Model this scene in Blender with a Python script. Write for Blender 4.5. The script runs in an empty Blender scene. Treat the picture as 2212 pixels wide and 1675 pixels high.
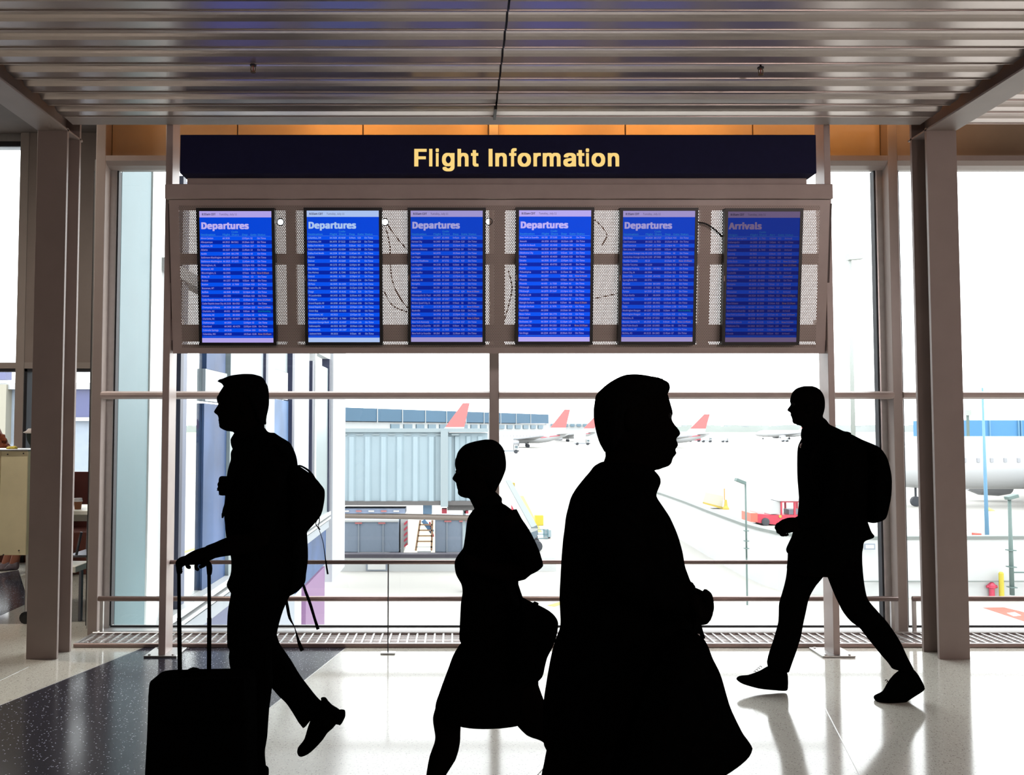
import bpy, bmesh, math, random
from mathutils import Vector, Matrix
random.seed(7)
SC = bpy.context.scene
COL = SC.collection
PI = math.pi

# ---------------------------------------------------------------- camera, sky, exposure
F, CX, CY, HC = 1900.0, 985.0, 837.5, 1.54
TH = math.atan(88.0 / F)
cam = bpy.data.cameras.new('camera')
cam.lens = 36.0 * F / 2212.0
cam.sensor_width = 36.0
cam.shift_x = (1106.0 - CX) / 2212.0
cam.clip_start, cam.clip_end = 0.05, 4000
camo = bpy.data.objects.new('camera', cam); COL.objects.link(camo)
camo.location = (0, 0, HC)
camo.rotation_euler = (PI / 2 + TH, 0, 0)
SC.camera = camo
SC.view_settings.view_transform = 'Standard'
SC.view_settings.look = 'None'
SC.view_settings.exposure = 0.0
SC.view_settings.gamma = 1.0
SC.view_settings.use_curve_mapping = False

world = bpy.data.worlds.new('overcast_sky'); SC.world = world
world.use_nodes = True
bg = world.node_tree.nodes['Background']
bg.inputs[0].default_value = (0.955, 0.98, 1.0, 1)
bg.inputs[1].default_value = 5.0

def area_light(name, loc, rot, size, size_y, power, color=(1, 1, 1)):
    l = bpy.data.lights.new(name, 'AREA'); l.shape = 'RECTANGLE'
    l.size, l.size_y, l.energy, l.color = size, size_y, power, color
    o = bpy.data.objects.new(name, l); COL.objects.link(o)
    o.location = loc; o.rotation_euler = rot
    return o
FILL_POWER = 78.0
COVE_POWER = 38.0

# ---------------------------------------------------------------- pixel -> place helpers
def ray(px, py):
    u = (px - CX) / F; v = (CY - py) / F
    return Vector((u, math.cos(TH) - v * math.sin(TH), math.sin(TH) + v * math.cos(TH)))
def P(px, py, Y):
    d = ray(px, py); t = Y / d.y
    return Vector((d.x * t, Y, HC + d.z * t))
def H(px, py, z=0.0):
    d = ray(px, py); t = (z - HC) / d.z
    return Vector((d.x * t, d.y * t, z))
def X(px, Y, py=925): return P(px, py, Y).x
def Z(py, Y): return P(CX, py, Y).z
GZ = -5.0
def GR(px, py): return H(px, py, GZ)

# ---------------------------------------------------------------- materials
def lin(c): return tuple((x / 12.92 if x <= 0.04045 else ((x + 0.055) / 1.055) ** 2.4) for x in c)
def srgb(r, g, b): return lin((r / 255, g / 255, b / 255))
def mat(name, col, rough=0.5, metal=0.0, spec=0.5, noise=0.0, scale=6.0, emit=None, estr=1.0):
    m = bpy.data.materials.new(name); m.use_nodes = True
    nt = m.node_tree; b = nt.nodes['Principled BSDF']
    b.inputs['Base Color'].default_value = (*col, 1)
    b.inputs['Roughness'].default_value = rough
    b.inputs['Metallic'].default_value = metal
    b.inputs['Specular IOR Level'].default_value = spec
    if noise:
        tc = nt.nodes.new('ShaderNodeTexCoord'); n = nt.nodes.new('ShaderNodeTexNoise')
        n.inputs['Scale'].default_value = scale; n.inputs['Detail'].default_value = 4
        r = nt.nodes.new('ShaderNodeValToRGB')
        r.color_ramp.elements[0].position = 0.3; r.color_ramp.elements[1].position = 0.7
        r.color_ramp.elements[0].color = (*[c * (1 - noise) for c in col], 1)
        r.color_ramp.elements[1].color = (*[min(1, c * (1 + noise)) for c in col], 1)
        nt.links.new(tc.outputs['Object'], n.inputs['Vector'])
        nt.links.new(n.outputs['Fac'], r.inputs['Fac'])
        nt.links.new(r.outputs['Color'], b.inputs['Base Color'])
    if emit is not None:
        b.inputs['Emission Color'].default_value = (*emit, 1)
        b.inputs['Emission Strength'].default_value = estr
    return m
def glass_mat(name, tint=(1, 1, 1), gloss=0.04, rough=0.0):
    m = bpy.data.materials.new(name); m.use_nodes = True
    nt = m.node_tree; nt.nodes.clear()
    o = nt.nodes.new('ShaderNodeOutputMaterial'); mx = nt.nodes.new('ShaderNodeMixShader')
    t = nt.nodes.new('ShaderNodeBsdfTransparent'); g = nt.nodes.new('ShaderNodeBsdfGlossy')
    t.inputs[0].default_value = (*tint, 1); g.inputs['Roughness'].default_value = rough
    mx.inputs[0].default_value = gloss
    nt.links.new(t.outputs[0], mx.inputs[1]); nt.links.new(g.outputs[0], mx.inputs[2])
    nt.links.new(mx.outputs[0], o.inputs[0])
    return m
def perforated_mat(name, col, pitch, row, rad):
    """metal sheet with a staggered grid of round holes, in the sheet's own UV metres"""
    m = mat(name, col, 0.45, 0.2)
    nt = m.node_tree; b = nt.nodes['Principled BSDF']; out = nt.nodes['Material Output']
    N = nt.nodes.new; L = nt.links.new
    uv = N('ShaderNodeUVMap'); uv.uv_map = 'metres'
    sep = N('ShaderNodeSeparateXYZ'); L(uv.outputs[0], sep.inputs[0])
    def M(op, a, bb=None):
        n = N('ShaderNodeMath'); n.operation = op
        for i, v in enumerate((a, bb)):
            if v is None: continue
            if isinstance(v, (int, float)): n.inputs[i].default_value = v
            else: L(v, n.inputs[i])
        return n.outputs[0]
    vy = M('DIVIDE', sep.outputs['Y'], row); fl = M('FLOOR', vy)
    fy = M('MULTIPLY', M('SUBTRACT', M('SUBTRACT', vy, fl), 0.5), row)
    odd = M('MULTIPLY', M('MODULO', fl, 2.0), 0.5)
    vx = M('ADD', M('DIVIDE', sep.outputs['X'], pitch), odd)
    fx = M('MULTIPLY', M('SUBTRACT', M('SUBTRACT', vx, M('FLOOR', vx)), 0.5), pitch)
    d = M('SQRT', M('ADD', M('MULTIPLY', fx, fx), M('MULTIPLY', fy, fy)))
    hole = M('LESS_THAN', d, rad)
    t = N('ShaderNodeBsdfTransparent'); mx = N('ShaderNodeMixShader')
    L(hole, mx.inputs[0]); L(b.outputs[0], mx.inputs[1]); L(t.outputs[0], mx.inputs[2]); L(mx.outputs[0], out.inputs[0])
    return m
def terrazzo_mat(name, col, chip_a, chip_b, amt=0.5, rough=0.12, tint=None, spec=0.5):
    m = bpy.data.materials.new(name); m.use_nodes = True
    nt = m.node_tree; b = nt.nodes['Principled BSDF']; N = nt.nodes.new; L = nt.links.new
    tc = N('ShaderNodeTexCoord'); v = N('ShaderNodeTexVoronoi'); v.inputs['Scale'].default_value = 210
    L(tc.outputs['Object'], v.inputs['Vector'])
    r = N('ShaderNodeValToRGB'); cr = r.color_ramp; cr.interpolation = 'CONSTANT'
    cr.elements[0].position = 0; cr.elements[0].color = (*chip_a, 1)
    cr.elements[1].position = 0.10 * amt * 2; cr.elements[1].color = (*col, 1)
    e = cr.elements.new(1 - 0.12 * amt * 2); e.color = (*chip_b, 1)
    sp = N('ShaderNodeSeparateColor'); L(v.outputs['Color'], sp.inputs[0]); L(sp.outputs[0], r.inputs['Fac'])
    n = N('ShaderNodeTexNoise'); n.inputs['Scale'].default_value = 1.3; L(tc.outputs['Object'], n.inputs['Vector'])
    r2 = N('ShaderNodeMapRange'); r2.inputs[3].default_value = 0.92; r2.inputs[4].default_value = 1.06; L(n.outputs[0], r2.inputs[0])
    mx = N('ShaderNodeMix'); mx.data_type = 'RGBA'; mx.blend_type = 'MULTIPLY'; mx.inputs[0].default_value = 1
    L(r.outputs[0], mx.inputs[6]); L(r2.outputs[0], mx.inputs[7]); L(mx.outputs[2], b.inputs['Base Color'])
    b.inputs['Roughness'].default_value = rough
    b.inputs['Specular IOR Level'].default_value = spec
    return m

M = {
 'steel': mat('painted_steel', srgb(184, 168, 162), 0.33, 0.0, 0.5, 0.05, 9),
 'column': mat('column_paint', srgb(140, 126, 120), 0.5, 0.0, 0.5, 0.05, 5),
 'frame': mat('window_frame_paint', srgb(158, 146, 140), 0.3, 0.0, 0.5, 0.03),
 'framedark': mat('gasket_rubber', (0.012, 0.012, 0.016), 0.6),
 'aluminium': mat('brushed_aluminium', srgb(190, 188, 186), 0.32, 0.8, 0.5, 0.05, 20),
 'barback': mat('dark_frame_bar', srgb(88, 76, 72), 0.6),
 'rail': mat('rail_metal', srgb(150, 130, 125), 0.35, 0.6, 0.5),
 'slat': mat('ceiling_slat_metal', srgb(182, 170, 165), 0.29, 0.85, 0.5, 0.04, 3),
 'slatedge': mat('slat_edge_metal', srgb(215, 200, 195), 0.25, 0.9),
 'ceil': mat('ceiling_paint', srgb(110, 100, 96), 0.8, noise=0.05),
 'wall': mat('hall_wall_paint', srgb(150, 140, 130), 0.8, noise=0.04),
 'soffit': mat('soffit_panel_metal', srgb(185, 165, 140), 0.5, 0.1, 0.5, 0.10, 2.5),
 'blue_sign': mat('navy_sign_face', srgb(26, 28, 62), 0.75, 0, 0.2, 0.08, 20),
 'yellow_letter': mat('yellow_letter', (0.02, 0.015, 0.01), 0.7, spec=0.05, emit=srgb(251, 214, 130), estr=1.0),
 'black_plastic': mat('black_plastic', (0.008, 0.008, 0.009), 0.4),
 'cable': mat('black_cable', (0.006, 0.006, 0.006), 0.5),
 'dark': mat('dark_metal', (0.03, 0.028, 0.028), 0.6),
 'pane': glass_mat('window_glass', (0.99, 1.0, 0.995), 0.03),
 'skin': mat('shaded_skin', (0.002, 0.0015, 0.0013), 1.0, 0, 0.0),  # backlit people and bags: their shade is put into these near-black colours
 'cloth': mat('shaded_cloth', (0.0012, 0.0012, 0.0012), 1.0, 0, 0.0, 0.3, 40),
 'hair': mat('shaded_hair', (0.002, 0.0018, 0.0018), 1.0, 0, 0.0, 0.3, 90),
 'leather': mat('shaded_leather', (0.0012, 0.0012, 0.0012), 1.0, 0, 0.0, 0.3, 60),
 'eye': mat('shaded_eye', (0.004, 0.004, 0.004), 0.6, 0, 0.05),
}

# ---------------------------------------------------------------- mesh builder
class MB:
    def __init__(s): s.v, s.f, s.mi, s.cur = [], [], [], 0
    def add(s, vs, fs):
        b = len(s.v); s.v += [tuple(x) for x in vs]
        for f in fs: s.f.append(tuple(i + b for i in f)); s.mi.append(s.cur)
        return s
    def box(s, x0, x1, y0, y1, z0, z1):
        v = [(x0,y0,z0),(x1,y0,z0),(x1,y1,z0),(x0,y1,z0),(x0,y0,z1),(x1,y0,z1),(x1,y1,z1),(x0,y1,z1)]
        return s.add(v, [(0,3,2,1),(4,5,6,7),(0,1,5,4),(1,2,6,5),(2,3,7,6),(3,0,4,7)])
    def quad8(s, a, b):      # a, b: 4-point loops
        return s.add(list(a) + list(b), [(3,2,1,0),(4,5,6,7),(0,1,5,4),(1,2,6,5),(2,3,7,6),(3,0,4,7)])
    def prism(s, pts, vec):  # polygon (3D points) pushed along vec
        n = len(pts); vec = Vector(vec)
        v = [Vector(p) for p in pts] + [Vector(p) + vec for p in pts]
        return s.add(v, [tuple(range(n - 1, -1, -1)), tuple(range(n, 2 * n))] + [(i, (i + 1) % n, n + (i + 1) % n, n + i) for i in range(n)])
    def beam(s, a, b, w, h, up=(0, 0, 1)):
        a, b = Vector(a), Vector(b); d = (b - a).normalized(); up = Vector(up)
        if abs(d.dot(up)) > 0.99: up = Vector((0, 1, 0))
        r = d.cross(up).normalized() * w / 2; u = r.cross(d).normalized() * h / 2
        A = [a - r - u, a + r - u, a + r + u, a - r + u]; B = [p + (b - a) for p in A]
        return s.quad8(A, B)
    def tube(s, pts, r, n=8, cap=True):
        pts = [Vector(p) for p in pts]; rs = r if isinstance(r, (list, tuple)) else [r] * len(pts)
        rings = []; up = Vector((0, 0, 1))
        for i, p in enumerate(pts):
            d = (pts[min(i + 1, len(pts) - 1)] - pts[max(i - 1, 0)]).normalized()
            if abs(d.dot(up)) > 0.95: up = Vector((0, 1, 0)) if abs(d.y) < 0.9 else Vector((1, 0, 0))
            a = d.cross(up).normalized(); b = a.cross(d)
            up = b
            rings.append([p + a * math.cos(2 * PI * k / n) * rs[i] + b * math.sin(2 * PI * k / n) * rs[i] for k in range(n)])
        v = [q for rg in rings for q in rg]; f = []
        for i in range(len(pts) - 1):
            for k in range(n): f.append((i*n+k, i*n+(k+1)%n, (i+1)*n+(k+1)%n, (i+1)*n+k))
        if cap: f += [tuple(range(n - 1, -1, -1)), tuple(range((len(pts)-1)*n, len(pts)*n))]
        return s.add(v, f)
    def lathe(s, c, prof, n=16, axis='z'):
        c = Vector(c); v = []; f = []
        for (r, h) in prof:
            for k in range(n):
                a = 2 * PI * k / n; q = (r*math.cos(a), r*math.sin(a), h)
                if axis == 'y': q = (q[0], h, q[1])
                if axis == 'x': q = (h, q[0], q[1])
                v.append(c + Vector(q))
        m = len(prof)
        for i in range(m - 1):
            for k in range(n): f.append((i*n+k, i*n+(k+1)%n, (i+1)*n+(k+1)%n, (i+1)*n+k))
        f += [tuple(range(n-1, -1, -1)), tuple(range((m-1)*n, m*n))]
        return s.add(v, f)
    def build(s, name, material, parent=None, smooth=False, bevel=0.0, loc=None):
        me = bpy.data.meshes.new(name)
        off = Vector((0, 0, 0))
        if parent is not None: off = world_loc(parent)
        elif loc is not None: off = Vector(loc)
        me.from_pydata([tuple(Vector(v) - off) for v in s.v], [], s.f)
        mats = material if isinstance(material, (list, tuple)) else [material]
        for m_ in mats: me.materials.append(m_)
        if len(mats) > 1: me.polygons.foreach_set('material_index', s.mi)
        bm = bmesh.new(); bm.from_mesh(me)
        bmesh.ops.recalc_face_normals(bm, faces=bm.faces)
        if bevel: bmesh.ops.bevel(bm, geom=list(bm.edges), offset=bevel, segments=1, affect='EDGES', clamp_overlap=True)
        bm.to_mesh(me); bm.free()
        if smooth: me.shade_smooth()
        o = bpy.data.objects.new(name, me); COL.objects.link(o)
        if parent is not None: o.parent = parent
        elif loc is not None: o.location = off
        return o
def world_loc(o):
    p = Vector(o.location)
    while o.parent is not None:
        o = o.parent; p += Vector(o.location)
    return p
def tag(o, label=None, cat=None, group=None, kind=None):
    if label: o['label'] = label
    if cat: o['category'] = cat
    if group: o['group'] = group
    if kind: o['kind'] = kind
    return o
def thing(name, label, cat, loc=(0, 0, 0), group=None, kind=None):
    o = bpy.data.objects.new(name, None); COL.objects.link(o); o.location = loc
    o.empty_display_size = 0.1
    return tag(o, label, cat, group, kind)
def share(src, parent, delta, name=None):
    """a copy of one piece, moved by delta, sharing its mesh"""
    c = src.copy(); COL.objects.link(c); c.parent = parent
    c.location = Vector(src.location) + Vector(delta)
    return c
# ================================================================= ROOM
YC = H(90, 1425).y            # front of the big columns
YC2 = H(90, 1408).y           # rear flange of the big columns
YP = H(348, 1419).y           # front of the sign posts
YG = H(1000, 1400).y          # front lip of the window grille
YW = H(195, 1374).y           # window mullions
print('Y', YC, YC2, YP, YG, YW)
XL, XR, YB = -8.0, 9.5, -5.0
ZCEIL = 5.0
YE = 10.2                      # window wall of the seating bay on the left
XBAY = -3.62                  # right side of that bay
ZS = Z(269, YC + 0.06)        # underside of the slatted canopy

beige = terrazzo_mat('beige_terrazzo', (0.52, 0.50, 0.44), (0.24, 0.22, 0.19), (0.66, 0.64, 0.57), 0.22, 0.11, spec=0.62)
dark = terrazzo_mat('charcoal_terrazzo', (0.024, 0.024, 0.034), (0.55, 0.56, 0.62), (0.012, 0.012, 0.02), 0.06, 0.18, spec=0.16)
pale = terrazzo_mat('grey_terrazzo', (0.16, 0.16, 0.18), (0.05, 0.05, 0.05), (0.3, 0.3, 0.3), 0.4, 0.14)
fl = MB().box(XL, XR, YB, YW + 0.25, -0.25, 0).prism([(XL, YW + .25, -.25), (-2.82, YW + .25, -.25), (XBAY - .1, YE + .1, -.25), (XL, YE + .1, -.25)], (0, 0, .25)).build('floor', beige)
tag(fl, 'polished beige speckled terrazzo floor', kind='structure')
def inlay(name, pts, m, z=0.0012):
    v = [Vector((p.x, p.y, -0.02)) for p in pts]
    return MB().prism(v, (0, 0, 0.02 + z)).build(name, m, fl)
# big charcoal wedge on the left
a = H(0, 1525); b = H(310, 1400); c = H(745, 1402); d = H(582, 1531)
a2 = a + (a - b) * 1.6; d2 = d + (d - c) * 2.4
yg = YG + 0.02
b_ = b + (b - a) * ((yg - b.y) / (b.y - a.y)); c_ = c + (c - d) * ((yg - c.y) / (c.y - d.y))
inlay('dark_terrazzo_field', [a2, d2, c_, b_], dark)
e1 = H(62, 1303); e0 = H(-330, 1478)
inlay('dark_terrazzo_band', [H(-330, 1478), H(-330, 1300), H(40, 1232), e1], dark)
def strip(p, q, w, z=0.002, m='aluminium', name='divider_strip'):
    d_ = (q - p).normalized(); n = Vector((-d_.y, d_.x, 0)) * w / 2
    return inlay(name, [p - n, q - n, q + n, p + n], M[m], z)
strip(a2, b_, 0.004); strip(d2, c_, 0.004)
strip(H(-250, 1590), H(62, 1441), 0.005)
strip(H(1783, 1532), H(1880, 1720), 0.005)
strip(H(1215, 1612), H(1120, 1712), 0.022, 0.004, 'aluminium', 'expansion_joint')
strip(H(1240, 1624), H(1160, 1720), 0.012, 0.004, 'rail', 'expansion_joint')

tag(MB().box(XL - .2, XL, YB, YE + .1, -.3, ZCEIL).build('wall_left', M['wall']), 'plain wall left of the hall', kind='structure')
tag(MB().box(XR, XR + .2, YB, YW + .3, -.3, ZCEIL).build('wall_right', M['wall']), 'plain wall right of the hall', kind='structure')
tag(MB().box(XL - .2, XR + .2, YB - .2, YB, -.3, ZCEIL).build('wall_rear', M['wall']), 'plain wall behind the viewer', kind='structure')
ce = MB().box(XL - .2, XR + .2, YB - .2, YW + .35, ZCEIL, ZCEIL + .15).box(XL - .2, XBAY + .1, YW + .35, YE + .3, ZCEIL, ZCEIL + .15).build('ceiling', M['ceil'])
tag(ce, 'dark upper ceiling above the slatted canopy', kind='structure')

# --- window wall: mullions, head, transoms, sills, glass, soffit panels
XM = [X(p, YW) for p in (207 - 880, 207, 1068, 1942, 1942 + 880)]
MW = 0.072
ZSILL = Z(1356, YW + .12)
zh0, zh1 = Z(364, YW + .05), Z(336, YW)
zt0, zt1 = Z(862, YW), Z(845.5, YW)
for i, x in enumerate(XM[1:4]):
    t = thing('trim_%d' % (i + 1), ['left', 'middle', 'right'][i] + ' vertical steel mullion of the window wall', None, (x, YW, 0), kind='structure')
    MB().box(x - MW/2, x + MW/2, YW, YW + .16, 0, ZCEIL).build('mullion', M['frame'], t, bevel=.003)
    for s in (-1, 1):
        if i == 1: continue
        MB().box(x + s*(MW/2 + .0) - (.0 if s > 0 else .05), x + s*(MW/2) + (.05 if s > 0 else 0), YW + .10, YW + .19, 0.03, zh1).build('side_frame', M['aluminium'], t)
        MB().box(x + s*(MW/2 + .055) - .006, x + s*(MW/2 + .055) + .006, YW + .11, YW + .17, 0.05, zh0).build('gasket', M['framedark'], t)
for i in range(1, 4):
    x0, x1 = XM[i] + MW/2, XM[min(i + 1, 4)] - MW/2
    if i == 3: x1 = XR
    w = thing('window_%d' % (i + 1), ['left bay of the tall airport window wall', 'middle bay of the tall airport window wall', 'right bay of the tall airport window wall'][i-1], None, ((x0+x1)/2, YW, 0), kind='structure')
    # curved transom
    prof = [(-.02, zt0), (.05, zt0), (.05, zt1), (-.02, zt1), (-.045, zt1 - .012), (-.05, (zt0 + zt1)/2), (-.045, zt0 + .012)]
    MB().prism([(x0, YW + .03 + a, b) for a, b in prof], (x1 - x0, 0, 0)).build('transom', M['steel'], w)
    prof = [(.09, zh0), (.14, zh0), (.14, zh1), (0, zh1), (0, zh0 + .045), (.03, zh0 + .015)]
    MB().prism([(x0, YW + a, b) for a, b in prof], (x1 - x0, 0, 0)).build('head_rail', M['frame'], w)
    MB().box(x0, x1, YW + .0, YW + .22, 0.0, ZSILL - .0).build('sill', M['aluminium'], w, bevel=.004)
    MB().box(x0, x1, YW + .13, YW + .145, ZSILL, ZSILL + .012).build('gasket', M['framedark'], w)
    MB().box(x0, x1, YW + .135, YW + .141, ZSILL, zt0 + .01).build('pane', M['pane'], w)
    MB().box(x0, x1, YW + .135, YW + .141, zt1 - .01, zh1).build('pane', M['pane'], w)
    for xe in (x0 + .045, x1 - .045):
        if xe < XR - .2: MB().box(xe - .018, xe - .006 + .012, YW - .02, YW + .0, .03, Z(1295, YW - .03)).build('rail_leg', M['aluminium'], w)
    zr = Z(1294, YW - .03)
    MB().tube([(x0 + .02, YW - .03, zr), (x1 - .02, YW - .03, zr)], .019, 12).build('guard_rail', M['rail'], w, smooth=True)
# soffit panels above the head rail
sf = thing('wall_upper', 'row of metal panels above the windows lit warm by cove lamps', None, (0, YW + .1, zh1), kind='structure')
MB().box(-2.8, XR, YW + .14, YW + .22, zh1 - .005, ZCEIL).build('backing', M['ceil'], sf)
edges = []
for i in range(1, 4):
    x0 = XM[i] + MW/2; x1 = (XM[i+1] - MW/2) if i < 3 else XR
    n = 3
    for k in range(n):
        a_, b_2 = x0 + (x1 - x0)*k/n, x0 + (x1 - x0)*(k+1)/n
        MB().box(a_ + .005, b_2 - .005, YW + .11, YW + .14, zh1 + .004, ZCEIL).build('panel', M['soffit'], sf, bevel=.002)

# heater grille along the window
gr = thing('floor_grille', 'long low metal heater grille along the foot of the windows', 'grille', (0, YG, 0))
gx0, gx1 = X(158, YG, 1395), XR - .1
gy0, gy1, gz = YG, YW - .015, 0.028
MB().box(gx0, gx1, gy0, gy0 + .03, 0.001, gz).build('front_lip', M['rail'], gr, bevel=.003)
MB().box(gx0, gx1, gy1 - .02, gy1, 0.001, gz + .006).build('rear_lip', M['aluminium'], gr, bevel=.003)
MB().box(gx0, gx0 + .02, gy0 + .03, gy1 - .02, 0.001, gz).build('end_lip', M['aluminium'], gr)
MB().box(gx0 + .02, gx1, gy0 + .03, gy1 - .02, 0.001, 0.006).build('tray', M['rail'], gr)
b0 = MB().box(gx0 + .03, gx0 + .042, gy0 + .03, gy1 - .02, gz - .008, gz).build('bar', M['aluminium'], gr)
nb = int((gx1 - gx0 - .05) / .064)
for k in range(1, nb): share(b0, gr, (k * .064, 0, 0))
for k in range(9):
    y = gy0 + .055 + k * (gy1 - gy0 - .09) / 8
    MB().box(gx0 + .02, gx1, y - .006, y + .006, gz - .012, gz - .009).build('slat', M['aluminium' if k % 2 else 'rail'], gr)
for px in (186, 215, 403, 628):
    q = H(px, 1386 if px > 190 else 1388, gz)
    MB().lathe((q.x, q.y, gz), [(.016, 0), (.014, .003)], 12).build('screw_cap', M['aluminium'], gr)

# --- big H columns with the canopy beams
def column(name, label, pl, pr, n):
    x0, x1 = X(pl, YC, 1425), X(pr, YC, 1425)
    zb = Z(282, YC)
    t = thing(name, label, None, ((x0+x1)/2, YC, 0), kind='structure')
    MB().box(x0, x1, YC, YC + .026, 0, zb + .02).build('front_flange', M['column'], t, bevel=.001)
    MB().box(x0, x1, YC2 - .010, YC2 + .016, 0, zb + .25).build('rear_flange', M['column'], t, bevel=.001)
    MB().box((x0+x1)/2 - .006, (x0+x1)/2 + .006, YC + .026, YC2 - .010, 0, zb).build('web', M['column'], t)
    MB().box(x0, x1, YB, YC + .25, zb, zb + .012).build('beam_lower_flange', M['column'], t)
    MB().box((x0+x1)/2 - .006, (x0+x1)/2 + .006, YB, YC + .25, zb + .012, zb + .2).build('beam_web', M['column'], t)
    return x0, x1, zb
cL = column('trim_4', 'wide steel H column and canopy beam on the left', 56, 122, 0)
cR = column('trim_5', 'wide steel H column and canopy beam on the right', 2030, 2096, 1)

# --- slatted canopy (each slat a part)
cn = thing('ceiling_canopy', 'suspended canopy of long polished metal slats', None, (0, YC, ZS), kind='structure')
edgepx = [269, 252, 227, 199, 168, 137, 102, 63, 23]
ye = [H(700, p, ZS).y for p in edgepx]
pitch = (ye[1] - ye[8]) / 7.0
print('pitch', pitch, ye, 'ZS', ZS)
xj = X(1069, ye[1], 252)
xs0, xs1 = cL[1] + .01, cR[0] - .01
def slat_prof(yfar, p=pitch):
    # (y, z) section: flat band with turned lip at its far side... then a concave reflecting trough towards the viewer
    pr = []
    w = p * .43
    pr += [(yfar, 0.0), (yfar - .0005, -.004), (yfar - .003, -.0065), (yfar - .0065, -.0065), (yfar - .009, -.004), (yfar - .010, 0.0005)]
    pr += [(yfar - w, 0.002)]
    n = 7
    for k in range(1, n + 1):
        t = k / n
        pr.append((yfar - w - (p - w - .003) * t, .002 + .027 * math.sin(PI * t * .97)))
    top = [(y, z + .0025) for y, z in reversed(pr[6:])]
    return pr + top + [(yfar + .0015, .0025)]
def make_slat(yfar, x0, x1, parent):
    pr = slat_prof(yfar)
    return MB().prism([(x0, y, ZS + z) for y, z in pr], (x1 - x0, 0, 0)).build('slat', M['slat'], parent)
first = {}
for k in range(0, 22):
    yf = ye[1] - k * pitch
    if yf < -.5: break
    for (a_, b_2) in ((xs0, xj - .006), (xj + .006, xs1)):
        key = (a_,)
        if key not in first: first[key] = make_slat(yf, a_, b_2, cn)
        else: share(first[key], cn, (0, -k * pitch, 0))
# fascia
MB().prism([(xs0, ye[1] + .012, ZS + .004), (xs0, ye[0], ZS - .002), (xs0, ye[0] + .003, ZS + .09), (xs0, ye[0] - .004, ZS + .09), (xs0, ye[0]-.004, ZS+.006), (xs0, ye[1] + .012, ZS + .01)], (xs1 - xs0, 0, 0)).build('fascia', M['column'], cn)
MB().box(xj - .016, xj + .016, -.6, ye[0] - .15, ZS + .03, ZS + .06).build('joint_carrier', M['dark'], cn)
MB().box(xj - .012, xj + .006, ye[2] + .02, ye[1] + .01, ZS - .02, ZS + .03).build('joint_clip', M['black_plastic'], cn)
for yy in (0.5, 2.4, 4.4):
    MB().box(xs0, xs1, yy, yy + .04, ZS + .045, ZS + .10).build('carrier_rail', M['dark'], cn)
MB().box(xs0, xs1, -.6, ye[0] - .12, ZS + .12, ZS + .13).build('canopy_lining', M['ceil'], cn)
# neighbouring canopy to the right of the right beam
cn2 = thing('ceiling_canopy', 'neighbouring slatted metal canopy right of the right column', None, (cR[1], YC, ZS), kind='structure')
f2 = None
for k in range(0, 22):
    yf = ye[0] - .02 - k * pitch
    if yf < -.5: break
    if f2 is None: f2 = make_slat(yf, cR[1] + .015, XR - .05, cn2)
    else: share(f2, cn2, (0, -k * pitch, 0))
# ribbed dark ceiling over the seating bay on the left
cb = thing('ceiling_bay', 'dark ribbed metal ceiling over the seating bay on the far left', None, (-5, 6, 4.6), kind='structure')
zb_ = Z(290, YE)
MB().box(XL, cL[0] - .02, 0, YE, zb_ + .05, zb_ + .07).build('backing', M['ceil'], cb)
r0 = MB().box(cL[0] - .10, cL[0] - .04, 0, YE, zb_ + .01, zb_ + .05).build('rib', M['ceil'], cb)
for k in range(1, 40):
    if cL[0] - .1 - k*.1 > XL + .05: share(r0, cb, (-k*.1, 0, 0))

# --- seating bay behind on the left: window wall at YE, return pier
wb = thing('window_1', 'window of the seating bay seen left of the left column', None, (-5, YE, 0), kind='structure')
hz = Z(318, YE); tz0, tz1 = Z(797, YE), Z(784, YE); 
MB().box(XL, XBAY, YE, YE + .12, hz, zb_ + .07).build('head_panel', M['aluminium'], wb)
MB().box(XL, XBAY, YE - .03, YE, hz - .0, hz + .06).build('head_rail', M['framedark'], wb)
xa, xb_ = X(38, YE), X(56, YE)
MB().box(X(36, YE), X(54, YE), YE - .06, YE + .1, 0, zb_).build('mullion', M['frame'], wb)
MB().box(X(54, YE), X(60, YE), YE - .04, YE + .1, 0, tz1).build('gasket', M['framedark'], wb)
MB().box(X(46, YE), X(90, YE), YE - .05, YE + .1, tz1, zb_).build('mullion', M['column'], wb)
MB().box(XL, XBAY, YE - .05, YE + .08, tz0, tz1).build('transom', M['frame'], wb)
MB().box(XL, XBAY, YE - .04, YE + .08, tz0 - .035, tz0).build('gasket', M['framedark'], wb)
MB().box(X(150, YE), XBAY, YE - .04, YE + .1, tz1, hz + .2).build('spandrel', M['column'], wb)
MB().box(XL, XBAY, YE + .02, YE + .026, .5, tz0).build('pane', M['pane'], wb)
MB().box(XL, X(46, YE), YE + .02, YE + .026, tz1, hz).build('pane', M['pane'], wb)
MB().box(XL, XBAY, YE - .02, YE + .1, 0, .55).build('low_wall', mat('brown_wall_panel', srgb(92, 40, 28), .5), wb)
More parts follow.
